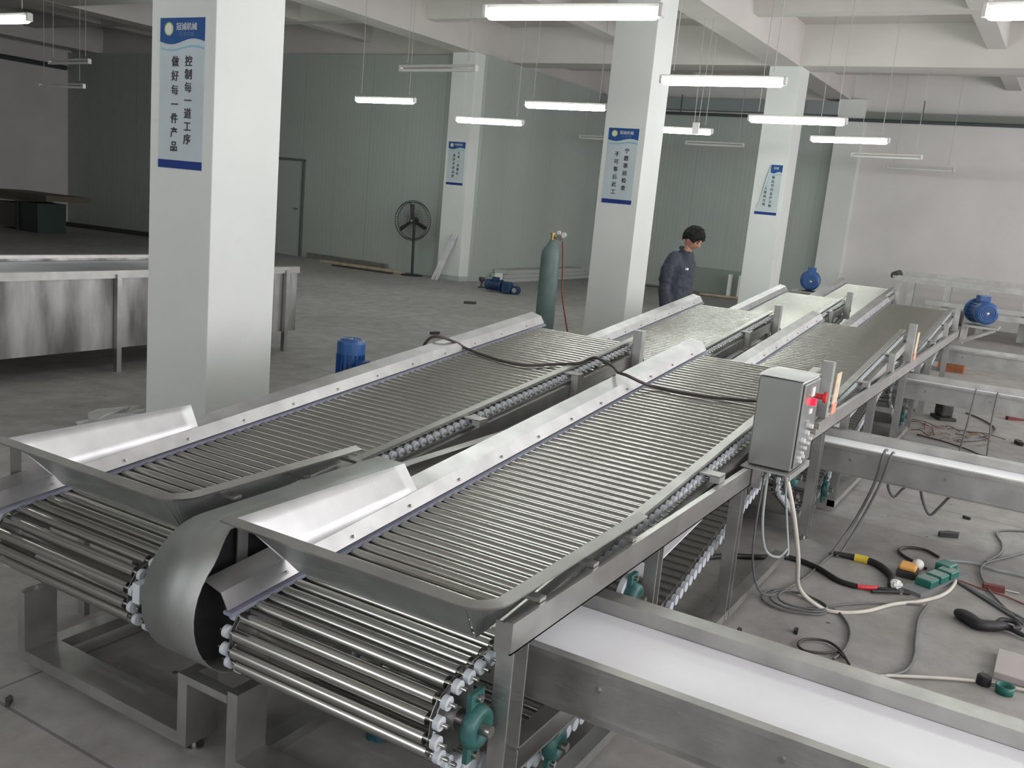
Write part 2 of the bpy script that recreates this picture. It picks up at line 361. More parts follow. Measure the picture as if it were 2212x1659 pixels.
# right-hand wall with window openings
mb = MB(); mb.box(XB, XF+.15, YR-.2, YR, 0, 1.3); mb.box(XB, XF+.15, YR-.2, YR, 3.6, ZC)
xs = [XB] + [v for x in WIN_X for v in (x-1.3, x+1.3)] + [XF+.15]
for i in range(0, len(xs), 2): mb.box(xs[i], xs[i+1], YR-.2, YR, 1.3, 3.6)
struct(mb.obj('wall_right', 'wallwhite'))
# beams
def beam(x0, x1, y0, y1, z, name='trim_beam'): struct(MB().box(x0, x1, y0, y1, z, ZC).obj(name, 'beam'))
k = 0
for y in (-1.5, 4.68, 10.6, 16.5, 22.5):
    k += 1; beam(XB, XF, y, y+.5, 4.42, 'trim_%d' % k)
for x in (-2.3, 4.12, 10.72):
    k += 1; beam(x, x+.5, YR, YL, 4.424, 'trim_%d' % k)
k += 1; beam(16.95, 17.6, YR, YL, 4.424, 'trim_%d' % k)
k += 1; beam(16.25, 16.95, 10.62, YL, 4.424, 'trim_%d' % k)
for x in (0.9, 7.4, 14.1, 19.4):
    k += 1; beam(x, x+.28, YR, YL, 4.70, 'trim_%d' % k)
for y in (1.52, 7.7, 13.6, 19.6):
    k += 1; beam(XB, XF, y, y+.27, 4.704, 'trim_%d' % k)
struct(MB().box(21.15, 21.448, 4.9, 10.49, 4.10, 4.36).obj('trim_%d' % (k+1), simple('blue_grey_lintel', (0.24, 0.275, 0.275), 0.7)))
struct(MB().box(21.25, 21.449, YR, 4.35, 4.06, 4.19).obj('trim_%d' % (k+2), simple('dull_green_ledge', (0.20, 0.215, 0.19), 0.7)))
# columns
def column(x, y, wx, wy, lab, z=4.43):
    o = MB().box(x, x+wx, y, y+wy, 0, z).obj('column', 'column'); o['kind'] = 'structure'; o['label'] = lab; bevel(o, 0.006, 2)
    s_ = MB().box(x-.004, x+wx+.004, y-.004, y+wy+.004, 0, .10).obj('skirting_band', simple('column_foot_grey', (0.40, 0.42, 0.41), 0.7), o)
column(4.097, 4.62, .56, .577, 'white square column nearest the camera with a poster')
column(10.72, 4.68, .55, .55, 'white column behind the middle of the left conveyor line')
column(17.0, 4.66, .58, .55, 'white column with the torn poster')
column(15.78, 10.584, .55, .55, 'white column beside the standing fan')
column(9.22, 16.49, .55, .55, 'white column at the left edge of the picture')
column(21.17, 4.34, .29, .55, 'shallow white pilaster on the far wall')
# door in the left panel wall
d = empty('door_1', (16.09, 15.2, 0)); d['kind'] = 'structure'
MB().box(-.03, 0, 0, .95, 0, 2.12).obj('door_leaf', 'panelwall', d)
MB().box(-.05, 0.0, -.05, 0, 0, 2.14).box(-.05, 0, .95, 1.0, 0, 2.14).box(-.07, 0, -.05, 1.0, 2.12, 2.17).obj('door_frame', simple('door_frame_grey', (0.11, 0.13, 0.12), 0.5), d)
MB().cyl((-.03, .12, 1.06), (-.08, .12, 1.06), .012, 10).box(-.09, -.07, .06, .18, 1.05, 1.075).obj('door_handle', 'steel', d)
# windows of the right-hand wall
for i, x in enumerate(WIN_X):
    f = empty('window_%d' % (i+1), (x, YR-.1, 1.3)); f['kind'] = 'structure'
    mb = MB(); mb.box(-1.3, 1.3, -.03, .03, 0, .05).box(-1.3, 1.3, -.03, .03, 2.25, 2.3).box(-1.3, -1.25, -.03, .03, 0, 2.3).box(1.25, 1.3, -.03, .03, 0, 2.3).box(-.025, .025, -.03, .03, 0, 2.3)
    mb.obj('window_frame', 'whitemetal', f)
for i, y in enumerate((-1.5, 4.5)):  # unseen windows added behind the camera for more light
    f = empty('window_%d' % (i+7), (XB-.1, y, 1.3), rz=pi/2); f['kind'] = 'structure'
    mb = MB(); mb.box(-1.3, 1.3, -.03, .03, 0, .05).box(-1.3, 1.3, -.03, .03, 2.25, 2.3).box(-1.3, -1.25, -.03, .03, 0, 2.3).box(1.25, 1.3, -.03, .03, 0, 2.3).box(-.025, .025, -.03, .03, 0, 2.3)
    mb.obj('window_frame', 'whitemetal', f)
# service pipe along the far wall
p = MB(); p.tube([(21.09, y, 4.0) for y in (10.4, 6, 2, YR+.05)], .035, 10)
for y in (8.4, 5.6, 3.2, .4): p.cyl((21.09, y, 4.0), (21.09, y, 4.42), .012, 6)
po = p.obj('service_pipe', 'pipe'); tag(po, 'dark service pipe running high along the far wall', 'pipe')
q = MB().tube([(9.6, 23.66, 4.02), (16.0, 23.66, 4.02)], .06, 8); tag(q.obj('service_pipe', 'pipe'), 'dark pipe high on the dim left wall', 'pipe')

# ------------------------------------------------------------------ fluorescent lights
def make_tube_light(lit):
    r = empty('fluorescent_light', (0, 0, 3))
    h = MB().box(-.022, .022, -.625, .625, .037, .066).box(-.03, .03, -.63, -.60, -.015, .06).box(-.03, .03, .60, .63, -.015, .06)
    bevel(h.obj('housing', 'whitemetal', r), .004)
    rt_ = .035 if lit else .02  # lit tubes made thicker, their bloom put into the shape
    t = MB().lathe([(0, -.60), (rt_*.6, -.597), (rt_*.9, -.585), (rt_, -.565), (rt_, .565), (rt_*.9, .585), (rt_*.6, .597), (0, .60)], (0, 0, 0), 16, (0, 1, 0))
    t.obj('lamp_tube', 'tube' if lit else 'white', r)
    for sy in (-.5, .5):
        MB().cyl((0, sy, .05), (0, sy, 1.0), .0045, 6).obj('hanging_cord', 'cord', r)
    return r
def place_light(src, x, y, z, lab, rz=0, first=False):
    o = src if first else copy_tree(src)
    o.location = (x, y, z); o.rotation_euler.z = rz; o['label'] = lab; o['category'] = 'light'; o['group'] = 'hanging fluorescent lights'
    # length of the cords up to the ceiling
    top = 4.42 if False else 5.1
    for c in COL.objects:
        if c.parent == o and c.name.startswith('hanging_cord'): c.scale.z = 1.0; c.location.z = 0; c.scale = (1, 1, (top-z)/1.0*1.0)
    return o
lit = make_tube_light(True); unlit = make_tube_light(False); index_children()
LIT = [(5.59, 3.06, 2.931, .07, 'lit tube light, the large one at the top centre in front of the middle column'),
       (8.963, 3.197, 3.003, -.02, 'lit tube light hanging just right of the middle column'),
       (12.23, 3.32, 3.01, -.05, 'lit tube light crossing the column with the torn poster'),
       (15.33, 3.32, 3.072, -.2, 'lit tube light against the white far wall, lowest on the right'),
       (12.237, 9.897, 3.071, -.04, 'lit tube light over the standing fan, left of the fan column'),
       (13.2, 8.508, 2.909, .06, 'lit tube light crossing the column beside the fan'),
       (11.636, 6.298, 3.016, .03, 'lit tube light just left of the middle column'),
       (14.25, 5.75, 3.0, .04, 'small lit tube light half hidden behind the middle column'),
       (6.1, .08, 3.0, 0.0, 'lit tube light cut by the top right corner'),
       (5.72, 9.65, 3.0, 0.0, 'lit tube light cut by the left edge at the top'),
       (12.4, .12, 3.0, 0.0, 'lit tube light whose tip shows at the right edge')]
for i, (x, y, z, rz, lab) in enumerate(LIT): place_light(lit, x, y, z, lab, rz, i == 0)
# lamps added out of view to brighten the hall
for x, y, lab in ((9.0, 9.9, 'added lit tube light hidden behind the near column, left of the one over the fan'), (12.0, 13.5, 'added lit tube light hidden behind the near column, deeper in the hall'), (5.6, -2.6, 'added unseen tube light in the window row beside the nearest belt'), (9.0, -2.6, 'added unseen tube light in the window row beside the third belt'), (12.3, -2.6, 'added unseen tube light in the window row near the far machine'), (2.4, 6.9, 'added unseen tube light left of the camera over the tank row')):
    place_light(lit, x, y, 3.0, lab, 0, False)
UN = [(9.823, 7.154, 3.2, -.1, 'unlit tube light hanging above the fan column'),
      (9.96, 14.66, 3.239, -.1, 'unlit tube light in the dim upper left, left of the near column'),
      (18.57, 6.6, 3.144, -.1, 'unlit tube light between the middle column and the torn poster column'),
      (19.9, 2.9, 3.0, -.12, 'unlit darker tube light low against the white far wall'),
      (17.88, 3.2, 3.043, -.2, 'faint unlit tube light just above the dark one on the far wall'),
      (19.27, 9.4, 3.199, -.1, 'unlit tube light between the fan column and the middle column'),
      (10.455, 15.6, 2.916, 0, 'faint unlit tube light beside the near column in the dim upper left')]
for i, (x, y, z, rz, lab) in enumerate(UN): place_light(unlit, x, y, z, lab, rz, i == 0)
# pendant pull switch
s = empty('pull_switch', (13.0, 4.92, 2.86), 'small white switch box hanging on two cords right of the middle column', 'switch')
MB().box(-.02, .02, -.045, .045, 0, .16).obj('switch_body', 'white', s)
for sy in (-.03, .03): MB().cyl((0, sy, .15), (0, sy*2.2, 1.56), .004, 6).obj('hanging_cord', 'cord', s)

# ------------------------------------------------------------------ posters
RX = Matrix(((0, 0, -1), (-1, 0, 0), (0, 1, 0))).to_4x4()   # text plane facing -x
def onx(y, z, x=-.004): return Matrix.Translation((x, y, z)) @ RX
def poster(x, yc, z0, z1, cols, lab, header='冠诚机械', torn=False, wd=.40):
    r = empty('poster', (x-.002, yc, z0), lab, 'poster', 'safety slogan posters on the columns'); H = z1-z0; hw = wd/2
    k = H/.90
    if not torn: sheet = [(-hw, 0), (hw, 0), (hw, H), (-hw, H)]
    else: sheet = [(-hw, 0), (hw, 0), (hw, .06), (.115, H*.34), (.05, H*.62), (.005, H), (-hw, H)]
    MB().prism(sheet, 'x', -.002, .002).obj('poster_sheet', 'poster', r)
    yl = hw if not torn else .005
    top = [(-hw, H), (yl, H)]; low = []
    for i in range(15):
        t = i/14; y = yl + (-hw-yl)*t; low.append((y, H - .138*k + .017*sin(t*2*pi+pi)*k))
    MB().prism(top+low, 'x', -.0035, -.002).obj('header', 'poster_blue', r)
    wv = []
    for i in range(15):
        t = i/14; y = yl + (-hw-yl)*t; wv.append((y, H - .172*k + .013*sin(t*2*pi+pi)*k))
    MB().prism(wv + [(y, z-.008-.006*((i)/14)) for i, (y, z) in reversed(list(enumerate(wv)))], 'x', -.0028, -.002).obj('wave_line', 'poster_cyan', r)
    MB().box(-.004, -.0018, -hw, hw, 0, .05*k).obj('bottom_band', 'poster_navy', r)
    if not torn:
        MB().cyl((-.003, .12, H-.065), (-.0045, .12, H-.065), .040, 22).obj('logo_disc', 'logo_green', r)
        MB().cyl((-.0045, .12, H-.065), (-.0055, .12, H-.065), .031, 22).obj('logo_centre', 'logo_pale', r)
        text_mesh(header, .046, 'header_text', 'ink_white', r, onx(-.04, H-.055, -.005))
        text_mesh(header, .034, 'header_subtext', simple('blue_ink', (.07, .15, .33), .6), r, onx(-.04, H-.098, -.0045))
    else:
        text_mesh(header[2:], .046, 'header_text', 'ink_white', r, onx(-.09, H-.06, -.005))
        # loose corner curling off the column
        mb = MB(); n = 6
        vs = []
        for i in range(n+1):
            t = i/n; y0_ = .008+(hw-.014)*t*t*.95; z0_ = H-.01-(H*.86)*t; q_ = sin(pi*min(1, t*1.15+.05))
            vs += [(-.003, y0_, z0_), (-.008-.030*q_, y0_+.006+.016*q_, z0_+.004), (-.004-.018*q_, y0_+.012+.034*q_, z0_-.006)]
        mb.add(vs, [(3*i+j, 3*i+j+1, 3*i+j+4, 3*i+j+3) for i in range(n) for j in range(2)], True)
        thicken(mb.obj('loose_corner', 'poster_cyan' if False else 'poster', r), .002)
    for (yy, zt, step, size, chars) in cols:
        for i, ch in enumerate(chars):
            text_mesh(ch, size, 'slogan_character', 'ink', r, onx(yy, zt-i*step, -.004))
    return r
poster(4.097, 4.91, 1.737, 2.638, [(-.064, .643, .0775, .066, '控制每一道工序'), (.056, .64, .085, .066, '做好每一件产品')], 'slogan poster on the big column nearest the camera')
poster(10.72, 4.96, 1.797, 2.695, [(-.07, .63, .088, .064, '宁愿事前检查'), (.058, .588, .0905, .064, '不可事后返工')], 'slogan poster on the middle column, right of the gas cylinder')
poster(17.0, 4.93, 1.866, 2.745, [(-.06, .655, .071, .056, '勤俭节约爱护公物'), (.05, .46, .071, .056, '人崇尚文明')], 'torn slogan poster with its upper corner missing', torn=True)
poster(15.78, 10.87, 1.893, 2.73, [(-.055, .62, .079, .060, '力争一次做好'), (.05, .57, .080, .060, '追求完美品质')], 'small distant slogan poster on the column beside the fan')

# ------------------------------------------------------------------ roller conveyor (local x = world x - 1.75, y = world y - 1.06)
SL = .1035
def deck(x): return .375 + SL*(x+1.75)           # top surface of the rollers
PUL = [(.10, .447, .105), (3.61, .812, .105), (1.02, .17, .07), (.57, .17, .07)]
PITCH_R = .0508
def loop_points(pul, step, start_back=0):
    n = len(pul); segs = []
    tang = []
    for i in range(n):
        (x1, z1, r1), (x2, z2, r2_) = pul[i], pul[(i+1) % n]
        D = sqrt((x2-x1)**2+(z2-z1)**2); ux, uz = (x2-x1)/D, (z2-z1)/D; c = (r1-r2_)/D; s_ = sqrt(1-c*c)
        nx, nz = c*ux - s_*uz, c*uz + s_*ux
        tang.append(((x1+r1*nx, z1+r1*nz), (x2+r2_*nx, z2+r2_*nz), atan2(nz, nx)))
    path = []
    for i in range(n):
        x, z, r = pul[i]; a0 = tang[i-1][2]; a1 = tang[i][2]
        while a1 > a0: a1 -= 2*pi
        m = max(3, int(abs(a0-a1)*r/.01))
        for j in range(m): t = j/m; a = a0+(a1-a0)*t; path.append((x+r*cos(a), z+r*sin(a)))
        p, q = tang[i][0], tang[i][1]; L = sqrt((q[0]-p[0])**2+(q[1]-p[1])**2); m = max(2, int(L/.02))
        for j in range(m): t = j/m; path.append((p[0]+(q[0]-p[0])*t, p[1]+(q[1]-p[1])*t))
    path.append(path[0]); cum = [0]
    for a, b in zip(path, path[1:]): cum.append(cum[-1]+sqrt((a[0]-b[0])**2+(a[1]-b[1])**2))
    N = int(cum[-1]/step); st = cum[-1]/N; out = []; j = 0
    for i in range(N):
        s_ = i*st
        while cum[j+1] < s_: j += 1
        t = (s_-cum[j])/(cum[j+1]-cum[j]); out.append((path[j][0]+(path[j+1][0]-path[j][0])*t, path[j][1]+(path[j+1][1]-path[j][1])*t))
    return out
RP = loop_points(PUL, PITCH_R)
Y0, Y1 = .10, .765       # roller body ends
roller_me = MB().cyl((0, Y0, 0), (0, Y1, 0), .0178, 16).cyl((0, Y0-.06, 0), (0, Y1+.06, 0), .006, 8).mesh('roller', 'roller')
wheel_r_me = MB().cyl((0, Y0-.040, 0), (0, Y0-.024, 0), .0190, 14).mesh('end_wheel', 'wheel')
wheel_l_me = MB().cyl((0, Y1+.024, 0), (0, Y1+.040, 0), .0190, 14).mesh('end_wheel', 'wheel')
def pillow(mb_name, x, z, y, parent, s=1.0, facing=-1):
    b = MB(); b.lathe([(.0, -.0), (.056*s, 0), (.060*s, .012), (.052*s, .034), (.036*s, .040), (.030*s, .030), (.0, .030)], (x, y, z), 20, (0, facing, 0))
    b.box(x-.030*s, x+.030*s, min(y, y+facing*.014), max(y, y+facing*.014), z-.095*s, z+.095*s)
    o = b.obj(mb_name, 'green', parent)
    MB().cyl((x, y+facing*.02, z), (x, y+facing*.06, z), .016*s, 14).obj('shaft_end', 'shaft', o)
    for dz in (-.078*s, .078*s): MB().cyl((x, y+facing*.012, z+dz), (x, y+facing*.026, z+dz), .011*s, 6).obj('bolt', 'shaft', o)
    return o
def make_conveyor(front=True, full=True):
    r = empty('roller_conveyor', (0, 0, 0))
    rest = MB(); rw = MB()
    for i, (x, z) in enumerate(RP):
        if i < 100:
            o = bpy.data.objects.new('roller', roller_me); COL.objects.link(o); o.parent = r; o.location = (x, 0, z)
            if full or i > 60:
                wq = bpy.data.objects.new('end_wheel', wheel_r_me); COL.objects.link(wq); wq.parent = o
            if front and i < 16:
                wq = bpy.data.objects.new('end_wheel', wheel_l_me); COL.objects.link(wq); wq.parent = o
        else:
            rest.cyl((x, Y0, z), (x, Y1, z), .0165, 8); rw.cyl((x, Y0-.040, z), (x, Y0-.022, z), .0215, 10)
    rr = rest.obj('return_rollers', 'roller', r); rr['kind'] = 'stuff'; rr = rw.obj('return_wheels', 'wheel', r); rr['kind'] = 'stuff'
    # chains on both sides
    for ys in (Y0-.018, Y1+.008):
        c = MB(); n = len(RP)
        for i in range(n):
            a = RP[i]; b = RP[(i+1) % n]
            for dy in ((-.004, .004) if i % 2 else (0.0, .0)):
                c.bar((a[0], ys+dy+(.006 if dy >= 0 else 0), a[1]), (b[0], ys+dy+(.006 if dy >= 0 else 0), b[1]), .002, .015)
                if not dy: break
        c.obj('chain', 'chain', r)
    # sprockets and shafts
    for (cx, cz, rr_) in PUL:
        for ys in (Y0-.014, Y1+.012):
            m = MB(); n = 12 if rr_ > .09 else 8; poly = []
            for i in range(n*2):
                a = 2*pi*i/(n*2); q = rr_-.004 if i % 2 else rr_-.018; poly.append((cx+q*cos(a), cz+q*sin(a)))
            m.prism(poly, 'y', ys-.004, ys+.004).cyl((cx, ys-.016, cz), (cx, ys+.016, cz), .030, 14).obj('sprocket', 'chain', r)
        MB().cyl((cx, -.02, cz), (cx, .86, cz), .014, 10).obj('shaft', 'shaft', r)
    # bearings on the operator side
    pillow('bearing_block', .10, .447, .035, r)
    pillow('bearing_block', 3.61, .812, .035, r, .95)
    pillow('bearing_block', .57, .17, .035, r, .9)
    pillow('bearing_block', 1.02, .17, .035, r, .9)
    # under the guard: left side plate
    MB().sweep([(.855, .05), (.860, .05), (.860, -.045), (.855, -.045)], [(x, z) for x, z in ((.5, deck(.5)), (3.7, deck(3.7)))], True).obj('side_plate', 'frame', r)
    # right side: flat edge bar above the wheels + sloping plate below them
    R_ = [(x, deck(x)) for x in (.30 if full else .1, 3.70)]
    MB().sweep([(.078, .012), (.118, .016), (.118, .024), (.078, .024)], R_, True).obj('edge_bar', 'steel', r)
    MB().sweep([(.03, -.045), (.066, -.045), (.066, -.052), (.036, -.052), (.036, -.115), (.03, -.115)], [(x, deck(x)) for x in (1.16, 3.55)], True).obj('side_channel', 'frame', r)
    # short uprights carrying the side channel
    for x in (1.76, 2.72):
        MB().box(x, x+.07, -.012, .028, .7215, deck(x)+.012).box(x, x+.07, -.012, .075, deck(x)+.008, deck(x)+.014).obj('upright', 'frame', r)
    # tall head post with the head bearing
    MB().box(3.50, 3.56, -.029, .028, .7215, deck(3.5)+.115).box(3.50, 3.66, .022, .030, .7215, .95).obj('head_post', 'frame', r)
    # inner chutes over the cross belt
    thicken(MB().add([(1.17, .03, .503), (1.17, .80, .503), (3.2, .80, .745), (3.2, .03, .745)], [(0, 1, 2, 3)]).obj('chute_sheet', 'belt', r), .004)
    return r
def add_guard(r, xs0, xs1=3.72):
    # left guard: blue-grey edge strip + bent sheet
    L = [(x, deck(x)) for x in (xs0, 1.2, 2.4, xs1)]
    MB().sweep([(.752, -.004), (.785, -.002), (.785, .008), (.752, .008)], L, True).obj('edge_strip', 'strip', r)
    g = MB().sweep([(.768, .012), (.797, .056), (.868, .073), (.872, .060)], L)
    thicken(g.obj('side_guard', 'sheet', r), .003)
    for i in range(12):
        x = .2+i*.3
        if x < xs0: continue
        MB().cyl((x, .778, deck(x)+.026), (x, .769, deck(x)+.031), .006, 6).obj('guard_screw', 'steel', r)
def add_hopper(r, ext=0.0):
    h = empty('feed_hopper', (0, 0, 0)); h.parent = r
    zr = .765; xf = .11
    # front lip plate (slopes inwards), rolled rim
    mb = MB()
    top = [(xf+.0, .905, zr), (xf, .10, zr)]
    mb.add([(xf, .895, zr), (xf, .10, zr), (xf+.11, .125, .612), (xf+.11, .745, .612), (xf+.105, .80, .64)], [(0, 1, 2, 3, 4)])
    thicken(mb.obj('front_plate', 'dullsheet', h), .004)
    # right plate with rounded corner
    xe = .93+ext; mb = MB(); pts_t = []; pts_b = []
    for i in range(7):
        a = i/6*pi/2; pts_t.append((xf+.065-.065*cos(a), .030+.070-.070*sin(a), zr)); pts_b.append((xf+.11+.02-.02*cos(a), .115-.0*sin(a), .612))
    pts_t.append((xe+.12, .030, .772)); pts_b.append((xe+.12, .118, deck(xe+.12)+.028))
    v = []
    for a, b in zip(pts_t, pts_b): v += [a, b]
    mb.add(v, [(2*i, 2*i+2, 2*i+3, 2*i+1) for i in range(len(pts_t)-1)])
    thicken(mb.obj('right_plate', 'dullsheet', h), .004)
    # rim: outward flange following the front and right edges
    rim = [(xf, .925, zr)]+pts_t; mb = MB(); vo = []
    for i, p in enumerate(rim):
        p0 = Vector(rim[max(i-1, 0)]); p1 = Vector(rim[min(i+1, len(rim)-1)]); d = (p1-p0); nrm = Vector((d.y, -d.x, 0)).normalized()
        o_ = Vector(p)+nrm*-.034
        o2 = Vector(p)+nrm*.034
        q = o2 if (o2-Vector((.5, .45, zr))).length > (Vector(p)-Vector((.5, .45, zr))).length else o_
        vo += [tuple(p), (q.x, q.y, zr-.008+(p[2]-zr))]
    mb.add(vo, [(2*i, 2*i+1, 2*i+3, 2*i+2) for i in range(len(rim)-1)])
    thicken(mb.obj('rim', 'steel', h), .006)
    # left plate leaning outwards
    mb = MB()
    A_, B_, C_, D_ = Vector((xf, .893, zr+.002)), Vector((.905, .893, .772)), Vector((.865, .800, deck(.865)+.058)), Vector((xf+.10, .800, deck(xf+.10)+.058))
    for i in range(13):
        for j in range(5):
            u_, v_ = i/12, j/4; mb.v.append(tuple(A_*(1-u_)*(1-v_)+B_*u_*(1-v_)+C_*u_*v_+D_*(1-u_)*v_))
    mb.f = [(i*5+j, (i+1)*5+j, (i+1)*5+j+1, i*5+j+1) for i in range(12) for j in range(4)]; mb.sm = [True]*48
    thicken(mb.obj('left_plate', 'lit_sheet', h), .004)
    # brackets down to the rail
    for x in (.30, .62, .9):
        MB().box(x, x+.035, -.02, .06, .722, .732).obj('bracket', 'frame', h)
    MB().box(xf+.01, xf+.05, .895, .90, .60, .755).obj('bracket', 'frame', h)
    return h
def motor(parent, c, axis, s=1.0, name='motor', mat='blue'):
    """foot-less electric motor: finned body, fan cowl, flange, terminal box"""
    c = Vector(c); d = Vector(axis).normalized()
    r = empty(name, tuple(c)); r.parent = parent
    b = MB(); b.lathe([(0, -.145*s), (.060*s, -.145*s), (.072*s, -.137*s), (.075*s, -.128*s), (.075*s, -.070*s), (.066*s, -.068*s), (.066*s, .075*s), (.085*s, .077*s), (.085*s, .10*s), (0, .10*s)], (0, 0, 0), 30, d, False)
    b.obj('motor_body', mat, r)
    a = d.orthogonal().normalized(); bb = d.cross(a); f = MB()
    for k in range(18):
        t = 2*pi*k/18; e = a*cos(t)+bb*sin(t); m = Matrix((d, e, d.cross(e))).transposed()
        f.obox(e*.069*s, .14*s, .014*s, .003*s, m)
    f.obj('cooling_fins', mat, r)
    u = Vector((0, 0, 1)) if abs(d.z) < .5 else Vector((0, -1, 0))
    m = Matrix((d, u.cross(d), u)).transposed(); o = MB().obox(u*.085*s, .09*s, .07*s, .05*s, m).obj('terminal_box', mat, r); bevel(o, .004)
    g_ = MB()
    for q_ in (.022, .036, .050): g_.lathe([((q_-.003)*s, -.1455*s), ((q_-.003)*s, -.149*s), ((q_+.003)*s, -.149*s), ((q_+.003)*s, -.1455*s)], (0, 0, 0), 20, d)
    g_.obj('fan_grille', mat, r)
    MB().lathe([(0, -.149*s), (.010*s, -.149*s), (.012*s, -.1455*s)], (0, 0, 0), 12, d).obj('fan_cover_cap', 'shaft', r)
    return r

convR = make_conveyor(True, True)
index_children()
PL = 1.13
YR0, YL0 = 1.06, 1.06+PL
# plain copy before the extras are added
mods = [('R', 0, convR)]
C_GROUP = 'roller conveyors laid end to end in two lines'
def tagc(o, x, y, lab): o.location = (x, y, 0); tag(o, lab, 'conveyor', C_GROUP)
convL = copy_tree(convR)
convR2 = copy_tree(convR); convR3 = copy_tree(convR); convL2 = copy_tree(convR); convL3 = copy_tree(convR); convL4 = copy_tree(convR)
tagc(convR, 1.75, YR0, 'nearest steel roller conveyor of the right-hand line, with hopper and control box beside it')
tagc(convL, 1.75, YL0, 'nearest steel roller conveyor of the left-hand line, with curved drive cover at its nose')
tagc(convR2, 4.82, YR0, 'second roller conveyor of the right-hand line, just behind the control box')
tagc(convR3, 8.25, YR0, 'last roller conveyor of the right-hand line, ending at the blue motor on its bracket')
tagc(convL2, 4.85, YL0, 'second roller conveyor of the left-hand line, ending below the standing worker')
tagc(convL3, 7.9, YL0, 'third roller conveyor of the left-hand line, right of the worker')
tagc(convL4, 11.35, YL0, 'farthest roller conveyor of the left-hand line, beside the distant blue motor')
add_hopper(convR); add_hopper(convL, -.1)
for c_ in (convR, convL): add_guard(c_, -.03)
for c_ in (convR2, convR3, convL2, convL3, convL4): add_guard(c_, .78)
MB().cyl((1.0, .012, .50), (1.0, .03, .50), .07, 20).obj('guide_disc', 'wheel', convR)
pillow('bearing_block', 1.0, .50, .010, convR, .85)
# curved drive cover on the left line
cv = MB(); n = 18; prof = []
cx, cz, rr = .13, .520, .215
prof.append((.46, .275))
for i in range(n+1):
    a = -pi*0.62 - (pi*1.5-pi*0.62)*i/n
    prof.append((cx+rr*cos(a), cz+rr*sin(a)))
prof += [(.60, .745), (.96, .752)]
v = []
for (x, z) in prof: v += [(x, -.075, z), (x, -.29 if z < .64 else -.29+.065*max(0, min(1, (x+.01)/.11)), z)]
cv.add(v, [(2*i, 2*i+2, 2*i+3, 2*i+1) for i in range(len(prof)-1)], True)
cvo = cv.obj('drive_cover', 'dullsheet', convL); thicken(cvo, .004)
MB().box(-.075, -.02, -.05, -.02, .50, .56).obj('cover_tab', 'wheel', convL)
pr = [(cx+(rr-.006)*cos(2*pi*i/24), cz+(rr-.006)*sin(2*pi*i/24)) for i in range(24)]
MB().prism(pr, 'y', -.20, -.19).obj('dark_interior', 'black', convL)  # black disc added to stand for the shaded inside of the open cover
MB().cyl((cx, -.30, cz-.05), (cx, .0, cz-.05), .02, 12).obj('drive_shaft', 'shaft', convL)
# motors belonging to the conveyors
motor(convL, (2.14, 1.08, .775), (0, 0, -1), 1.02)
MB().box(2.00, 2.28, .94, 1.20, .655, .665).obj('motor_shelf', 'frame', convL)
motor(convL4, (2.95, 1.14, .95), (1, .25, 0), 1.75)
MB().box(2.70, 3.20, .94, 1.35, .785, .80).obj('motor_shelf', 'frame', convL4)
mm_ = motor(convR3, (4.05, -.20, .945), (.93, .36, 0), 1.72)
mb = MB(); mb.box(3.82, 4.32, -.42, -.04, .765, .79).bar((3.86, -.40, .76), (3.86, -.06, .58), .03, .03).bar((4.28, -.40, .76), (4.28, -.06, .58), .03, .03).box(3.84, 4.30, -.08, -.04, .56, .77)
mb.obj('motor_bracket', 'frame', convR3)
MB().cyl((3.72, -.05, .86), (3.72, .03, .86), .09, 20).obj('drive_sprocket', 'dark', convR3)
for cv_ in (convR, convR2):
    sp = MB().add([(3.60, -.03, .723), (3.72, -.03, .723), (3.76, -.03, .955), (3.64, -.03, .955)], [(0, 1, 2, 3)]).obj('notice_plate', 'sticker', cv_); thicken(sp, .004)
    sp['label'] = 'cream and salmon warning plate'
    thicken(MB().add([(3.603, -.034, .725), (3.717, -.034, .725), (3.727, -.034, .785), (3.611, -.034, .785)], [(0, 1, 2, 3)]).obj('notice_band', 'salmon', sp), .003)

# ------------------------------------------------------------------ support frames
def cchan(mb, p, q, h, w_, t=.006, open_=-1):
    """C channel along x from p to q (z top at p.z), open towards open_*y"""
    x0, y, z = p; x1 = q[0]
    mb.box(x0, x1, y, y+w_, z-t, z); mb.box(x0, x1, y, y+w_, z-h, z-h+t)
    yb = y+w_ if open_ < 0 else y
    mb.box(x0, x1, yb-t, yb, z-h+t, z-t) if open_ < 0 else mb.box(x0, x1, yb, yb+t, z-h+t, z-t)
def leg_mb(x, y, z0, z1, wx=.075, wy=.05, t=.006):
    m = MB(); m.box(x, x+t, y, y+wy, z0, z1); m.box(x+wx-t, x+wx, y, y+wy, z0, z1); m.box(x+t, x+wx-t, y+wy-t, y+wy, z0, z1); return m
fr = empty('support_frame', (1.9, 1.03, 0), 'long steel support frame under the right-hand conveyor line', 'frame')
ox, oy = 1.9, 1.03
def FB(mb, name, mat='frame', par=fr):
    o = mb.obj(name, mat, par); return o
FB(MB().box(0, 10.3, 0, .005, .635, .716).box(0, 10.3, 0, .022, .716, .72).box(0, 10.3, 0, .05, .635, .6395).box(0, .006, .005, .05, .6395, .716), 'side_rail', 'steel')
m = MB(); cchan(m, (.25, .915, .70), (10.3, 0, 0), .085, .03, open_=1); FB(m, 'side_rail')
for x in (0.016, 3.35, 6.3, 9.3): FB(leg_mb(x, .0, .035, .6345, .08, .05), 'leg')
for x in (.98, 4.05, 7.13): FB(leg_mb(x, .002, .035, .635, .05, .045), 'leg')
for x in (1.90, 4.95, 7.9): FB(leg_mb(x, .0, .035, .635, .06, .05), 'leg')
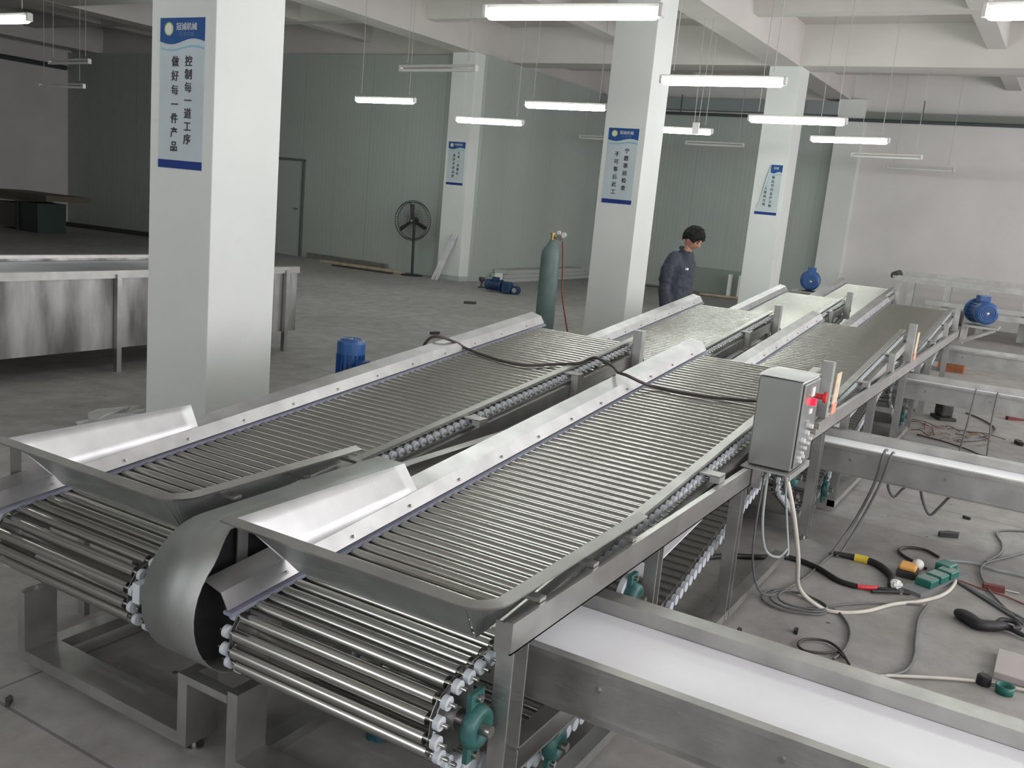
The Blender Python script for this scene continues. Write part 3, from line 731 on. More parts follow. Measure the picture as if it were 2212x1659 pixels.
for x in (3.36, 6.22, 9.4):
    m = MB(); m.box(x, x+.05, .905, .945, .0, .615); FB(m, 'leg')
for x0, x1 in ((0, .85), (1.05, 2.88), (4.05, 5.0), (6.35, 7.0)):
    FB(MB().box(x0, x1, .0, .055, .035, .075), 'base_bar')
m = MB(); cchan(m, (.085, .0, .335), (.98, 0, 0), .075, .05); FB(m, 'middle_rail', 'steel')
for x in (3.36, 6.22, 9.4): FB(MB().box(x, x+.05, .05, .905, .30, .34), 'cross_bar')
# nose frame in front (below the rollers)
def nose_frame(par, y0, y1, right_leg=True):
    FB(MB().box(-.13, -.01, y1-.04, y1, .075, .285), 'leg', par=par)
    if right_leg: FB(MB().box(-.13, -.01, y0, y0+.04, .075, .27), 'leg', par=par)
    FB(MB().box(-.13, -.01, y0+(0 if right_leg else .0), y1, .035, .075), 'base_bar', par=par)
    FB(MB().box(-.01, 1.1, y1-.06, y1, .035, .075), 'base_bar', par=par)
    for yy in (y1-.02, y0+.03):
        FB(MB().cyl((-.07, yy, 0), (-.07, yy, .008), .03, 16).cyl((-.07, yy, .008), (-.07, yy, .04), .009, 10), 'levelling_foot', 'steel', par)
    FB(MB().box(.55, .60, y0+.06, y1-.06, .035, .07), 'cross_bar', par=par)
nose_frame(fr, .055, .84, False)
FB(MB().box(-.13, .0, .0, .055, .035, .075), 'base_bar')
for x in (.95, 3.4, 6.34, 9.34): FB(MB().cyl((x, .025, 0), (x, .025, .008), .03, 16).cyl((x, .025, .008), (x, .025, .04), .009, 10), 'levelling_foot', 'steel')
fl = empty('support_frame', (1.9, 2.07, 0), 'long steel support frame under the left-hand conveyor line', 'frame')
m = MB(); cchan(m, (.78, .0, .70), (12.6, 0, 0), .085, .045); FB(m, 'side_rail', 'steel', fl)
m = MB(); cchan(m, (.1, 1.02, .70), (12.6, 0, 0), .085, .03, open_=1); FB(m, 'side_rail', 'frame', fl)
nose_frame(fl, -.03, .82)
FB(MB().box(-.13, -.09, -.198, -.03, .245, .27), 'cross_bar', par=fl)
for x in (.86, 3.36, 6.28, 9.2, 12.3):
    FB(leg_mb(x, 0, .0, .615), 'leg', par=fl); FB(MB().box(x, x+.05, .99, 1.05, .0, .615), 'leg', par=fl)
    FB(MB().box(x+.01, x+.05, .05, .99, .30, .34), 'cross_bar', par=fl)

# ------------------------------------------------------------------ cross belts (white belts leaving to the right)
def belt_conv(xb, lab, w_=.39, z=.50, y0=-1.9, y1=3.16):
    r = empty('belt_conveyor', (xb, 0, 0), lab, 'conveyor', 'white cross belts under the roller conveyors')
    o = MB().box(-w_, 0, y0+.03, y1-.03, z-.012, z).cyl((-w_, y0+.03, z-.05), (0, y0+.03, z-.05), .05, 16).cyl((-w_, y1-.03, z-.05), (0, y1-.03, z-.05), .05, 16).box(-w_, 0, y0+.03, y1-.03, z-.10, z-.088).obj('belt', 'belt', r)
    n_ = MB(); n_.box(-w_-.006, -w_-.002, y0, y1, z-.115, z+.043).box(-w_-.035, -w_-.002, y0, y1, z+.043, z+.047).box(-w_-.035, -w_-.031, y0, y1, z+.028, z+.043); n_.box(-w_-.03, -w_-.006, y0, y1, z-.115, z-.111)
    n_.obj('side_panel', 'frame', r)
    n_ = MB(); n_.box(.002, .006, y0, y1, z-.115, z+.043).box(.002, .075, y0, y1, z+.043, z+.047).box(.071, .075, y0, y1, z+.022, z+.043)
    n_.obj('side_panel', 'frame', r)
    for y in (-1.6, -.6, .4, .9): MB().cyl((-w_-.012, y, z-.03), (-w_-.006, y, z-.03), .009, 6).obj('bolt', 'shaft', r)
    for y in (-1.7, y1-.09):
        MB().box(-w_-.03, -w_-.0065, y, y+.04, 0, z-.02).obj('leg', 'frame', r); MB().box(.0065, .04, y, y+.04, 0, z-.02).obj('leg', 'frame', r)
    return r
belt_conv(2.57, 'nearest and widest looking white belt conveyor in the lower right')
belt_conv(5.86, 'second white belt conveyor from the front, passing behind the control box')
belt_conv(8.93, 'third white belt conveyor from the front, thin white stripe')
belt_conv(11.9, 'farthest cross belt conveyor, below the blue motor at the right', y1=1.86)

# ------------------------------------------------------------------ control box
cb = empty('control_box', (3.893, .87, .7315), 'steel control box with lit red lamp beside the nearest right-hand conveyor', 'control box')
bx = MB().box(0, .285, 0, .185, 0, .385).obj('enclosure', simple('box_sheet', (0.40, 0.41, 0.39), 0.33, 0.9, 0.06, 4), cb); bevel(bx, .006, 2)
thicken(MB().add([(-.004, -.004, .388), (.289, -.004, .388), (.289, .189, .390), (-.004, .189, .390), (.14, -.004, .391), (.14, .189, .396)], [(0, 4, 5, 3), (4, 1, 2, 5)]).obj('rain_lid', 'sheet', cb), .003)
dr = MB().box(.012, .273, -.010, -.001, .012, .374).obj('door', simple('box_door', (0.45, 0.47, 0.47), 0.28, 0.9, 0.06, 4), cb); bevel(dr, .003)
MB().box(.13, .175, -.014, -.010, .31, .35).box(.13, .175, -.014, -.010, .235, .255).box(.11, .16, -.016, -.010, .318, .322).obj('name_plate', 'white', dr)
MB().cyl((.155, -.010, .285), (.155, -.028, .285), .016, 16).obj('indicator_lamp', 'redlamp', dr)
MB().cyl((.235, -.010, .300), (.235, -.04, .300), .012, 14).cyl((.235, -.04, .300), (.235, -.052, .300), .024, 18).obj('stop_button', 'red', dr)
MB().box(.075, .13, -.020, -.010, .190, .212).obj('latch', 'sheet', dr)
for (x, z) in ((.07, .13), (.125, .155), (.18, .175)):
    MB().cyl((x, -.010, z), (x, -.026, z), .011, 14).obj('push_button', 'white', dr)
for (x, z) in ((.055, .055), (.095, .07), (.135, .085), (.175, .1), (.21, .115), (.08, .035), (.12, .05)):
    MB().cyl((x, -.010, z), (x, -.022, z), .008, 12).obj('push_button', 'white', dr)
for (x, z) in ((.20, .15), (.25, .165)): MB().cyl((x, -.010, z), (x, -.03, z), .012, 14).box(x-.004, x+.004, -.036, -.03, z-.014, z+.014).obj('selector_switch', 'shaft', dr)
MB().box(-.04, .30, -.01, .20, -.010, -.003).box(-.04, .30, -.01, -.006, -.03, -.010).obj('shelf_bracket', 'frame', cb)
MB().box(.0, .03, .12, .155, -.10, -.012).obj('shelf_brace', 'frame', cb)

# ------------------------------------------------------------------ cables
def cable(name, pts, r, mat, lab, cat='cable', smooth=6, grp=None):
    o = MB().tube(smooth_path(pts, smooth), r, 8).obj(name, mat); tag(o, lab, cat, grp); return o
cable('draped_cable', [(4.36, 3.22, .60), (4.36, 3.16, .80), (4.37, 3.10, .915), (4.39, 3.03, .932), (4.50, 2.99, .895), (4.527, 2.934, .866), (4.446, 2.675, .855), (4.436, 2.503, .855), (4.568, 2.372, .868), (4.615, 2.254, .888), (4.64, 2.20, .92), (4.62, 2.15, .935), (4.50, 2.00, .93), (4.38, 1.91, .925), (4.36, 1.85, .920), (4.427, 1.79, .885), (4.50, 1.742, .862), (4.486, 1.601, .860), (4.514, 1.439, .862), (4.53, 1.31, .873), (4.45, 1.18, .90), (4.2, 1.09, .96), (4.10, 1.066, .98)],
      .0085, 'brown_cable', 'dark cable draped over both roller conveyors to the control box')
def floorp(l, z): return [(x, y, z) for x, y in l]
cable('supply_cable', [(3.95, .90, .713), (3.94, .84, .55), (3.97, .80, .36), (4.10, .80, .17), (4.30, .74, .03)] + floorp([(4.349, .659), (4.457, .555), (4.644, .462), (4.79, .356), (4.976, .273), (5.194, .246), (5.319, .27)], .009),
      .0095, 'white_cable', 'thick cream cable looping from the control box to the green sockets')
cable('control_wire', [(3.93, .97, .712), (3.90, .955, .50), (3.93, .93, .36), (3.97, .88, .33), (4.02, .86, .36)], .006, 'pale_cable', 'pale wire loop hanging below the control box')
cable('control_wire', [(4.05, .93, .712), (4.08, .90, .50), (4.04, .86, .35), (3.99, .85, .34)], .005, 'pale_cable', 'second pale wire hanging below the control box, behind the cream cable')
cable('control_wire', [(4.0, 1.0, .712), (4.0, 1.0, .30), (4.2, .97, .05)] + floorp([(4.6, .9), (5.0, .87), (5.14, .853)], .01), .005, 'grey_cable', 'thin grey wire dropping from the control box to the floor')
cable('welding_hose', floorp([(4.35, 1.50), (4.639, 1.315), (4.774, 1.157), (4.887, 1.039), (4.86, .887), (4.75, .745), (4.737, .652)], .014), .014, 'black', 'thick black hose on the floor with a red end piece')
tag(MB().tube(floorp([(4.738, .65), (4.76, .60), (4.80, .56)], .014), .012, 8).obj('hose_end', 'red'), 'red end piece at the tip of the thick black hose', 'hose end')
bh = cable('welding_hose', floorp([(5.139, .853), (5.158, .759), (5.161, .663), (5.113, .595), (5.007, .531), (4.865, .515)], .016), [.012+.008*sin(i/30*pi) for i in range(31)], 'black', 'black hose with a yellow taped grip')
MB().tube(floorp([(5.158, .745), (5.161, .70), (5.158, .675)], .016), .022, 10).obj('yellow_tape', 'yellow', bh)
pts = []
for i in range(64):
    a = i/64*2*pi*3.1; rr = .155-.06*(i/64)+.01*sin(3*a); pts.append((4.31+rr*.85*cos(a)+.03*(i/64), .865+rr*sin(a)-.05*(i/64), .008+.006*(i//21)))
cable('coiled_wire', pts + [(4.36, .72, .008), (4.461, .66, .008), (4.588, .55, .008), (4.707, .408, .008), (4.746, .35, .008)], .0045, 'grey_cable', 'coil of thin grey wire on the floor below the control box', smooth=1)
cable('loose_wire', floorp([(4.3, .786), (4.372, .685), (4.257, .599), (4.113, .558), (3.951, .551), (3.844, .57)], .008), .006, 'grey_cable', 'grey wire curving between the two wire loops')
cable('loose_wire', floorp([(3.83, .504), (3.94, .564), (3.987, .632), (3.94, .708), (3.865, .721), (3.826, .682), (3.86, .614), (3.914, .57), (3.878, .535)], .012), .006, 'brown_cable', 'small dark wire loop behind the nearest white belt')
cable('loose_wire', floorp([(4.771, .322), (4.557, .335), (4.326, .317), (4.121, .294), (3.962, .298), (3.858, .345), (3.738, .457)], .010), .007, 'grey_cable', 'grey wire running from the sockets towards the white belt')
cable('plug_lead', floorp([(3.70, .44), (3.74, .404), (3.823, .374), (3.892, .288), (3.982, .16), (4.048, .054)], .010), .007, 'white_cable', 'cream cord leading to the black plug')
cable('plug_lead', floorp([(4.075, -.004), (4.10, -.12), (4.13, -.25), (4.2, -.5)], .010), .007, 'white_cable', 'cream cord leaving the picture beside the green cup')
cable('loose_wire', floorp([(5.554, .367), (5.623, .443), (5.6, .527), (5.5, .569), (5.412, .524), (5.345, .442), (5.30, .40)], .009), .008, 'brown_cable', 'dark cable loop behind the green sockets')
cable('loose_wire', floorp([(5.531, .324), (5.603, .201), (5.582, .084), (5.595, .005), (5.6, -.117), (5.7, -.4)], .008), .006, 'pale_cable', 'pale greenish cable running right from the sockets')
cable('loose_wire', floorp([(5.24, .25), (5.211, .225), (5.107, .114), (4.993, .002), (4.917, -.086), (4.799, -.182), (4.7, -.3)], .009), .008, 'grey_cable', 'upper of two dark cables running right from the sockets')
cable('loose_wire', floorp([(5.20, .22), (5.17, .19), (5.06, .09), (4.94, -.02), (4.86, -.11), (4.72, -.22)], .009), .007, 'grey_cable', 'lower of two dark cables running right from the sockets')
cable('loose_wire', floorp([(5.255, .241), (5.214, .123), (5.192, .014), (5.142, -.076), (5.08, -.2)], .007), .004, 'red_hose', 'thin reddish wire running right from the sockets')
cable('loose_wire', floorp([(6.18, -.097), (5.877, .033), (5.657, .135), (5.476, .149), (5.251, .1), (5.013, .004), (4.841, -.089)], .010), .006, 'grey_cable', 'grey cable swinging round the dark red tool')
cable('loose_wire', floorp([(5.683, .137), (5.906, .082), (6.106, .083), (6.328, .13), (6.449, .065), (6.6, -.15)], .008), .006, 'grey_cable', 'grey cable at the right edge above the sockets')
cable('hanging_cable', [(5.50, .72, .560), (5.425, .725, .555), (5.405, .74, .40), (5.38, .80, .18), (5.2, .86, .02), (5.139, .87, .01)], .008, 'grey_cable', 'grey cable hanging from the second white belt to the floor')
cable('hanging_cable', [(5.47, .68, .560), (5.420, .685, .553), (5.395, .71, .40), (5.36, .77, .18), (5.20, .82, .02), (5.12, .83, .01)], .007, 'grey_cable', 'parallel grey cable beside the one hanging from the second belt')
cable('hanging_cable', [(5.60, .70, .385), (5.58, .692, .33), (5.58, .654, .283), (5.60, .618, .335), (5.62, .567, .385)], .007, 'grey_cable', 'left cable loop hanging under the second white belt')
cable('hanging_cable', [(5.60, .534, .385), (5.6, .505, .298), (5.6, .456, .223), (5.6, .413, .28), (5.6, .38, .338), (5.6, .342, .385)], .008, 'grey_cable', 'right cable loop hanging under the second white belt')
cable('hanging_cable', [(8.52, .52, .560), (8.475, .52, .556), (8.45, .52, .50), (8.38, .53, .3), (8.36, .55, .02), (8.2, .52, .01)], .007, 'grey_cable', 'grey cable hanging from the third white belt')
cable('hanging_cable', [(8.52, .36, .560), (8.475, .36, .556), (8.45, .36, .50), (8.38, .36, .3), (8.36, .34, .02), (8.0, .30, .01)], .007, 'grey_cable', 'straight grey cable hanging right of the other on the third belt')
cable('loose_wire', floorp([(9.0, .62), (9.3, .45), (9.9, .38), (10.3, .50), (10.6, .7)], .01), .008, 'grey_cable', 'grey cable curving on the floor beyond the third belt')
cable('loose_wire', floorp([(8.95, .95), (8.85, .70), (8.7, .5), (8.6, .42), (8.55, .3)], .01), .006, 'brown_cable', 'brown wire on the floor beside the third belt')

# ------------------------------------------------------------------ floor clutter at the right
ps = empty('socket_strip', (5.13, .335, 0), 'grey board with green socket blocks on the floor', 'power strip', rz=atan2(.262-.448, 5.327-4.763))
MB().box(-.27, .27, -.055, .055, 0, .018).obj('board', simple('grey_board', (.20, .21, .22), .5), ps)
for x in (-.115, .0, .115):
    o = MB().box(x-.045, x+.045, -.05, .035, .018, .055).obj('socket_block', 'socket_green', ps); bevel(o, .004)
    MB().box(x-.04, x+.04, -.042, .028, .055, .058).obj('socket_face', 'socket_top', o)
o = MB().box(.13, .23, -.01, .07, .018, .066).obj('socket_block', 'socket_green', ps); bevel(o, .006)
tag(bevel(MB().box(5.09, 5.19, .43, .515, .036, .062).obj('orange_block', 'orange'), .01, 2), 'orange plastic piece behind the green sockets', 'plastic piece')
MB().box(5.08, 5.20, .425, .52, 0, .035).obj('x', 'dark').name = 'iron_block'
tag(bpy.data.objects['iron_block'], 'dark block under the orange piece', 'block')
tag(MB().sphere((5.26, .44, .031), .045, .032, .03, 12, 8).obj('white_plug', 'white'), 'white plug behind the orange piece', 'plug')
def crumple(name, c, rx, ry, rz, mat, lab, cat, seed=1, amp=.35):
    rnd = random.Random(seed); mb = MB(); nu, nv = 14, 8; vs = []
    for j in range(nv+1):
        for i in range(nu):
            k_ = 1+amp*(rnd.random()-.5); vs.append((c[0]+rx*k_*sin(pi*j/nv)*cos(2*pi*i/nu), c[1]+ry*k_*sin(pi*j/nv)*sin(2*pi*i/nu), max(.001, c[2]+rz*k_*cos(pi*j/nv))))
    mb.add(vs, [(j*nu+i, (j+1)*nu+i, (j+1)*nu+(i+1) % nu, j*nu+(i+1) % nu) for j in range(nv) for i in range(nu)])
    return tag(mb.obj(name, mat), lab, cat)
crumple('plastic_bag', (4.90, .495, .02), .045, .03, .02, 'white', 'crumpled white plastic scrap left of the green sockets', 'bag', 3)
pl = empty('pliers', (4.80, .505, 0), 'dark pliers lying by the end of the black hose', 'pliers', rz=-1.0)
MB().tube([(-.10, -.02, .012), (0, -.012, .014), (.06, 0, .012), (.10, .004, .010)], .009, 8).obj('handle', 'black', pl)
MB().tube([(-.10, .03, .012), (0, .016, .014), (.06, 0, .012), (.10, -.004, .010)], .009, 8).obj('handle', 'black', pl)
MB().cyl((.055, 0, .002), (.055, 0, .022), .014, 12).obj('pivot', 'shaft', pl)
gl = empty('cable_bundle', (4.66, .06, 0), 'black bundle of taped cable on the floor at the right', 'cable bundle')
MB().tube(smooth_path([(.075, .135, .022), (.02, .08, .03), (-.02, .03, .028), (.01, -.03, .028), (.05, -.08, .028), (0.02, -.15, .02), (0, -.25, .012)], 5), [.016, .022, .026, .028, .030, .030, .03, .03, .03, .028, .028, .026, .026, .026, .025, .025, .024, .024, .022, .02, .018, .016, .014, .012, .012, .01, .01, .01, .01, .01, .01][:31], 10).obj('bundle', 'black', gl)
MB().tube(smooth_path([(.06, -.04, .03), (.12, -.06, .03), (.13, -.11, .03), (.07, -.13, .03), (.03, -.10, .035)], 5), .012, 8).obj('bundle_loop', 'black', gl)
tl = empty('hand_tool', (5.25, .07, 0), 'dark red tool lying on the floor right of the sockets', 'tool', rz=-1.35)
MB().box(-.05, .05, -.018, .018, .0, .03).obj('tool_body', 'redbrown', tl); MB().cyl((.05, 0, .015), (.12, 0, .012), .006, 8).obj('tool_bit', 'steel', tl)
pg = empty('mains_plug', (4.062, .022, 0), 'black plug on the cream cord', 'plug')
MB().cyl((0, 0, 0.0), (0, 0, .035), .028, 16).obj('plug_body', 'black', pg); MB().cyl((0, 0, .035), (0, 0, .040), .022, 16).obj('plug_face', 'dark', pg)
for dy in (-.01, .01): MB().box(-.003, .003, dy-.002, dy+.002, .04, .06).obj('prong', 'steel', pg)
gc = empty('plastic_ring', (4.036, -.056, 0), 'dark green plastic cup lying near the right edge', 'cup')
MB().lathe([(.030, .0), (.033, .0), (.036, .035), (.031, .035), (.028, .006), (0, .006)], (0, 0, 0), 24).obj('cup_wall', 'socket_green', gc)
tag(bevel(MB().box(4.15, 4.42, -.38, -.005, 0, .03).obj('board_offcut', 'slab'), .003), 'pale board lying at the right edge', 'board')
for (x, y, l, a, mt, lab, cat) in ((3.824, .962, .05, .4, 'dark', 'dark scrap of metal beside the second leg foot', 'scrap'), (4.005, .764, .045, .2, 'black', 'small black scrap below the wire coil', 'scrap'),
        (6.516, .315, .05, 1.2, 'dark', 'small dark block on the floor below the second belt', 'scrap'), (6.027, .366, .14, -.9, 'dark', 'dark stick lying on the open floor at the right', 'stick'),
        (9.45, .16, .16, .3, 'black', 'black lump near the right edge beyond the second belt', 'scrap'), (10.76, .25, .24, -.8, 'redbrown', 'dark reddish scrap near the right edge beyond the second belt', 'scrap'),
        (12.778, 8.312, .22, -.7, 'dark', 'flat dark scrap on the open floor behind the left line', 'scrap'), (9.527, 6.675, .16, -.3, 'dark', 'short dark stick on the open floor left of the cable end', 'stick'),
        (1.62, 2.70, .05, .8, 'dark', 'small dark scrap on the floor in front of the left nose frame', 'scrap')):
    o = MB().prism([(-l/2, -l*.12), (l*.3, -l*.2), (l/2, l*.05), (l*.1, l*.22), (-l*.45, l*.1)], 'z', 0, .012+l*.12).obj('floor_scrap', mt); o.location = (x, y, 0); o.rotation_euler.z = a; tag(o, lab, cat)
# small machine and straw-like wire beyond the second belt
sm = empty('bench_grinder', (10.05, .86, 0), 'dark small machine standing on the floor beyond the third belt', 'machine', rz=.5)
MB().box(-.12, .12, -.08, .08, 0, .03).obj('base_plate', 'dark', sm); bevel(MB().box(-.08, .10, -.06, .06, .03, .16).obj('machine_body', 'dark', sm), .02, 2)
MB().cyl((-.02, -.07, .17), (-.02, .07, .20), .05, 16).obj('wheel_guard', 'dark', sm); MB().bar((.1, 0, .1), (.16, -.14, .13), .02, .02).obj('handle_bar', 'shaft', sm)
rnd = random.Random(5); mb = MB()
for i in range(26):
    x = 8.98+rnd.random()*.62; y = .42+rnd.random()*.62; a = rnd.random()*pi; l = .1+rnd.random()*.25
    mb.tube([(x-l*cos(a)/2, y-l*sin(a)/2, .006), (x, y, .012+.02*rnd.random()), (x+l*cos(a)/2, y+l*sin(a)/2, .006)], .004, 5)
tag(mb.obj('wire_scraps', simple('straw_brown', (.20, .11, .06), .7)), 'tangle of brown wire scraps behind the second belt', 'wire', kind='stuff')
bxr = empty('cardboard_box', (13.9, 1.2, 0), 'brown box under the farthest cross belt', 'box')
MB().box(-.15, .15, -.16, .16, 0, .26).obj('box_body', 'brownbox', bxr); MB().box(-.16, .16, -.17, .0, .26, .27).obj('box_flap', 'red', bxr)
# scrap seen between the nose legs
crumple('blue_rag', (2.25, 1.66, .015), .07, .05, .02, simple('teal_rag', (.015, .08, .11), .7), 'teal rag on the floor under the nearest nose', 'rag', 9)
crumple('plastic_sheet', (4.03, 5.32, .03), .36, .20, .075, 'film', 'crumpled clear plastic sheet at the foot of the nearest column', 'plastic sheet', 4, .5)

# ------------------------------------------------------------------ left tank bench
tk = empty('steel_tank', (2.6, 6.8, 0), 'long stained steel tank on legs behind the nearest column', 'tank')
MB().box(0, 4.6, 0.02, .04, .20, .83).box(0, 4.6, 1.16, 1.18, .20, .83).box(0, .02, .04, 1.16, .20, .83).box(4.58, 4.6, .04, 1.16, .2, .83).obj('tank_wall', 'tank', tk)
MB().box(.02, 4.58, .04, 1.16, .20, .22).obj('tank_bottom', 'tank', tk)
MB().box(0, 4.6, -.01, .05, .83, .86).box(0, 4.6, -.012, -.002, .795, .86).obj('tank_rim', 'steel', tk)
MB().box(0.02, 4.58, .05, 1.14, .80, .81).obj('tray_surface', simple('tray_steel', (.34, .36, .38), .42, .85, .15, 3), tk)
MB().box(0, 4.6, 1.14, 1.20, .83, .86).obj('tank_rim', 'steel', tk)
for x in (.35, 2.44, 4.4):
    for y in (-.03, 1.18): MB().box(x, x+.045, y, y+.045, 0, .83).obj('leg', 'steel', tk)
# dark worktable far left
wt = empty('work_table', (13.2, 20.6, 0), 'dark worktable in the dim far left of the hall', 'table')
MB().box(-.5, .6, -1.1, 1.4, .74, .86).obj('table_top', simple('table_top_dark', (.10, .085, .06), .6), wt)
MB().box(-.35, .35, -.55, .15, 0, .66).obj('cabinet', simple('cabinet_dark_green', (.02, .04, .032), .5), wt)
MB().box(-.40, .45, .15, 1.3, .66, .74).obj('apron', simple('apron_grey', (.18, .15, .14), .5), wt)
MB().box(-.30, .30, .30, 1.2, .05, .6).obj('cabinet', simple('cabinet_grey', (.09, .085, .075), .5), wt)
for x in (-.4, .45): MB().box(x, x+.06, .15, .21, 0, .66).obj('leg', 'dark', wt)
# ------------------------------------------------------------------ things along the far side
# standing fan
fn = empty('standing_fan', (15.6, 11.62, 0), 'black industrial standing fan beside the fan column', 'fan')
MB().lathe([(0, .03), (.20, .02), (.24, 0), (0, 0)], (0, 0, 0), 24).obj('fan_base', 'black', fn)
MB().cyl((0, 0, .02), (0, .03, 1.05), .026, 12).obj('fan_pole', 'black', fn)
hub = Vector((-.02, .06, 1.11)); ax = Vector((-1, -.2, 0)).normalized(); a_ = ax.cross(Vector((0, 0, 1))).normalized(); b_ = Vector((0, 0, 1))
mb = MB()
for s_ in (-.06, .0, .06):
    R0 = .40 if s_ == 0 else .37
    mb.tube([hub+ax*s_+(a_*cos(t*2*pi/40)+b_*sin(t*2*pi/40))*R0 for t in range(41)], .007, 6)
for sgn in (-1, 1):
    for t in range(44):
        e = a_*cos(t*2*pi/44)+b_*sin(t*2*pi/44); mb.tube([hub+ax*.10*sgn+e*.06, hub+ax*.09*sgn+e*.22, hub+ax*.05*sgn+e*.36, hub+e*.40], .0028, 4)
mb.obj('fan_cage', 'dark', fn)
MB().cyl(hub-ax*.14, hub+ax*.03, .065, 16).obj('fan_motor', 'black', fn)
for k_ in range(3):
    t = radial = 2*pi*k_/3+1.45; e = a_*cos(t)+b_*sin(t); f = a_*-sin(t)+b_*cos(t)
    v = [hub+e*.04-f*.03+ax*.02, hub+e*.04+f*.03-ax*.0, hub+e*.32+f*.050-ax*.02, hub+e*.35-f*.045+ax*.02]
    thicken(MB().add(v, [(0, 1, 2, 3)]).obj('fan_blade', 'black', fn), .003)
MB().cyl(hub+ax*.03, hub+ax*.06, .03, 14).obj('fan_hub', 'steel', fn)
# leaning metal profiles
for i, (dy, lean, lab) in enumerate(((0, 0, 'steel angle profile leaning on the fan column, left of the pair'), (-.09, .02, 'steel angle profile leaning on the fan column, right of the pair'))):
    r = empty('metal_profile', (15.42, 10.93+dy, 0), lab, 'metal profile', 'profiles leaning on the fan column')
    MB().bar((0, .04, 0), (.33, -.17+lean, .92), .055, .004, (1, 0, 0)).bar((.0, .067, .0), (.33, -.143+lean, .92), .004, .05, (1, 0, 0)).obj('profile_web', 'sheet', r)
# strips on floor by the left panel wall
for i, (x0, y0, x1, y1, h, mt, lab) in enumerate(((16.0, 14.85, 15.98, 12.6, .12, 'frame', 'long grey bar on the floor against the left panel wall'), (15.6, 14.1, 15.7, 11.9, .05, 'wood', 'pale long strip on the floor in front of the grey bar'), (15.2, 13.4, 15.3, 11.9, .03, 'dark', 'dark thin strip on the floor ending near the fan base'))):
    o = MB().bar((x0, y0, h/2), (x1, y1, h/2), .09, h).obj('metal_strip', mt); tag(o, lab, 'strip')
o = MB().bar((15.0, 23.2, .05), (15.7, 17.5, .05), .14, .10).obj('metal_strip', 'dark'); tag(o, 'dark long strip on the floor at the foot of the dim left panel wall', 'strip')
# boards stacked along the inner panel wall
for i in range(3):
    o = MB().box(16.7+.12*i, 20.9-.2*i, 10.14-.0*i, 10.48, .085*i, .085*i+.08).obj('insulation_board', simple('board_white', (.40, .42, .40), .6)); tag(o, ['bottom', 'middle', 'topmost'][i] + ' pale board of the stack along the inner panel wall', 'board', 'boards stacked along the wall')
tag(MB().box(16.62, 16.68, 10.1, 10.25, .02, .20).obj('wall_socket', 'white'), 'white socket plate at the near end of the stacked boards', 'socket')
bd = MB().box(21.25, 21.40, 5.9, 8.2, .0, .55).obj('insulation_board', simple('board_green', (.24, .28, .25), .6)); tag(bd, 'low grey green panel leaning on the far wall behind the worker', 'panel')
for i, y in enumerate((6.62, 6.38)):
    tag(MB().box(20.9, 21.0, y, y+.07, 0, .5).obj('white_post', 'white'), ['left', 'right'][i] + ' one of two short white posts near the column with the torn poster', 'post')
tag(MB().cyl((20.3, 7.1, .03), (20.5, 6.2, .03), .03, 8).obj('floor_pipe', 'wood'), 'pale stick with reddish ends lying before the white posts', 'stick')
cable('loose_wire', [(20.9, 9.6, .01), (20.7, 8.8, .01), (20.8, 8.2, .01), (20.6, 7.7, .01)], .01, 'dark', 'dark wire on the floor behind the middle column')
# motor lying on the floor
gm = empty('gear_motor', (14.95, 9.02, .10), 'dark blue gear motor lying on the open floor near the gas cylinder', 'motor', rz=-1.45)
mo_ = motor(gm, (-.16, 0, .03), (1, 0, 0), 1.35, 'motor_unit', 'darkblue')
bevel(MB().box(-.0, .16, -.07, .07, -.10, .12).obj('gearbox', 'darkblue', gm), .015, 2); MB().cyl((.10, -.12, .0), (.10, .12, .0), .085, 20).cyl((.10, -.16, 0), (.10, .16, 0), .02, 12).obj('gearbox_flange', 'darkblue', gm)
MB().cyl((.24, -.03, -.02), (.24, .10, -.02), .08, 20).obj('output_ring', 'darkblue', gm); MB().cyl((.24, -.035, -.02), (.24, -.028, -.02), .045, 20).obj('output_face', 'sheet', gm)
tag(MB().lathe([(0, 0), (.07, 0), (.07, .02), (.02, .03), (.02, .12), (.06, .14), (.06, .20), (0, .20)], (15.3, 9.72, 0), 14).obj('floor_valve', 'dark'), 'small dark fitting standing behind the dark blue motor', 'fitting')
# gas cylinder with regulator and red hose
gy = empty('gas_cylinder', (9.6, 5.19, 0), 'grey green gas cylinder standing left of the middle column', 'gas cylinder')
MB().lathe([(0, 0), (.10, 0), (.112, .015), (.112, 1.12), (.108, 1.17), (.092, 1.22), (.062, 1.265), (.040, 1.29), (.036, 1.32), (0, 1.32)], (0, 0, 0), 28).obj('cylinder_body', 'gas', gy)
MB().cyl((0, 0, 1.31), (0, 0, 1.38), .02, 12).cyl((0, 0, 1.345), (0, -.06, 1.345), .013, 10).cyl((0, 0, 1.38), (0, 0, 1.40), .028, 12).obj('valve', 'brass', gy)
rg = MB().cyl((-.03, -.10, 1.355), (.03, -.10, 1.355), .035, 16).cyl((0, -.06, 1.35), (0, -.13, 1.35), .014, 10).obj('regulator', 'steel', gy)
MB().cyl((-.035, -.155, 1.39), (-.015, -.155, 1.39), .028, 16).obj('pressure_gauge', 'white', rg); MB().cyl((-.035, -.09, 1.41), (-.015, -.09, 1.41), .022, 16).obj('pressure_gauge', 'white', rg)
cable('gas_hose', [(9.6, 5.055, 1.312), (9.62, 5.05, 1.2), (9.64, 5.04, 1.0), (9.66, 5.02, .7), (9.68, 4.95, .4), (9.70, 4.88, .12), (9.62, 4.86, .012), (9.4, 4.95, .012), (9.35, 5.1, .012), (9.5, 5.25, .012)], .010, 'red_hose', 'red gas hose hanging from the cylinder regulator to the floor', 'hose')
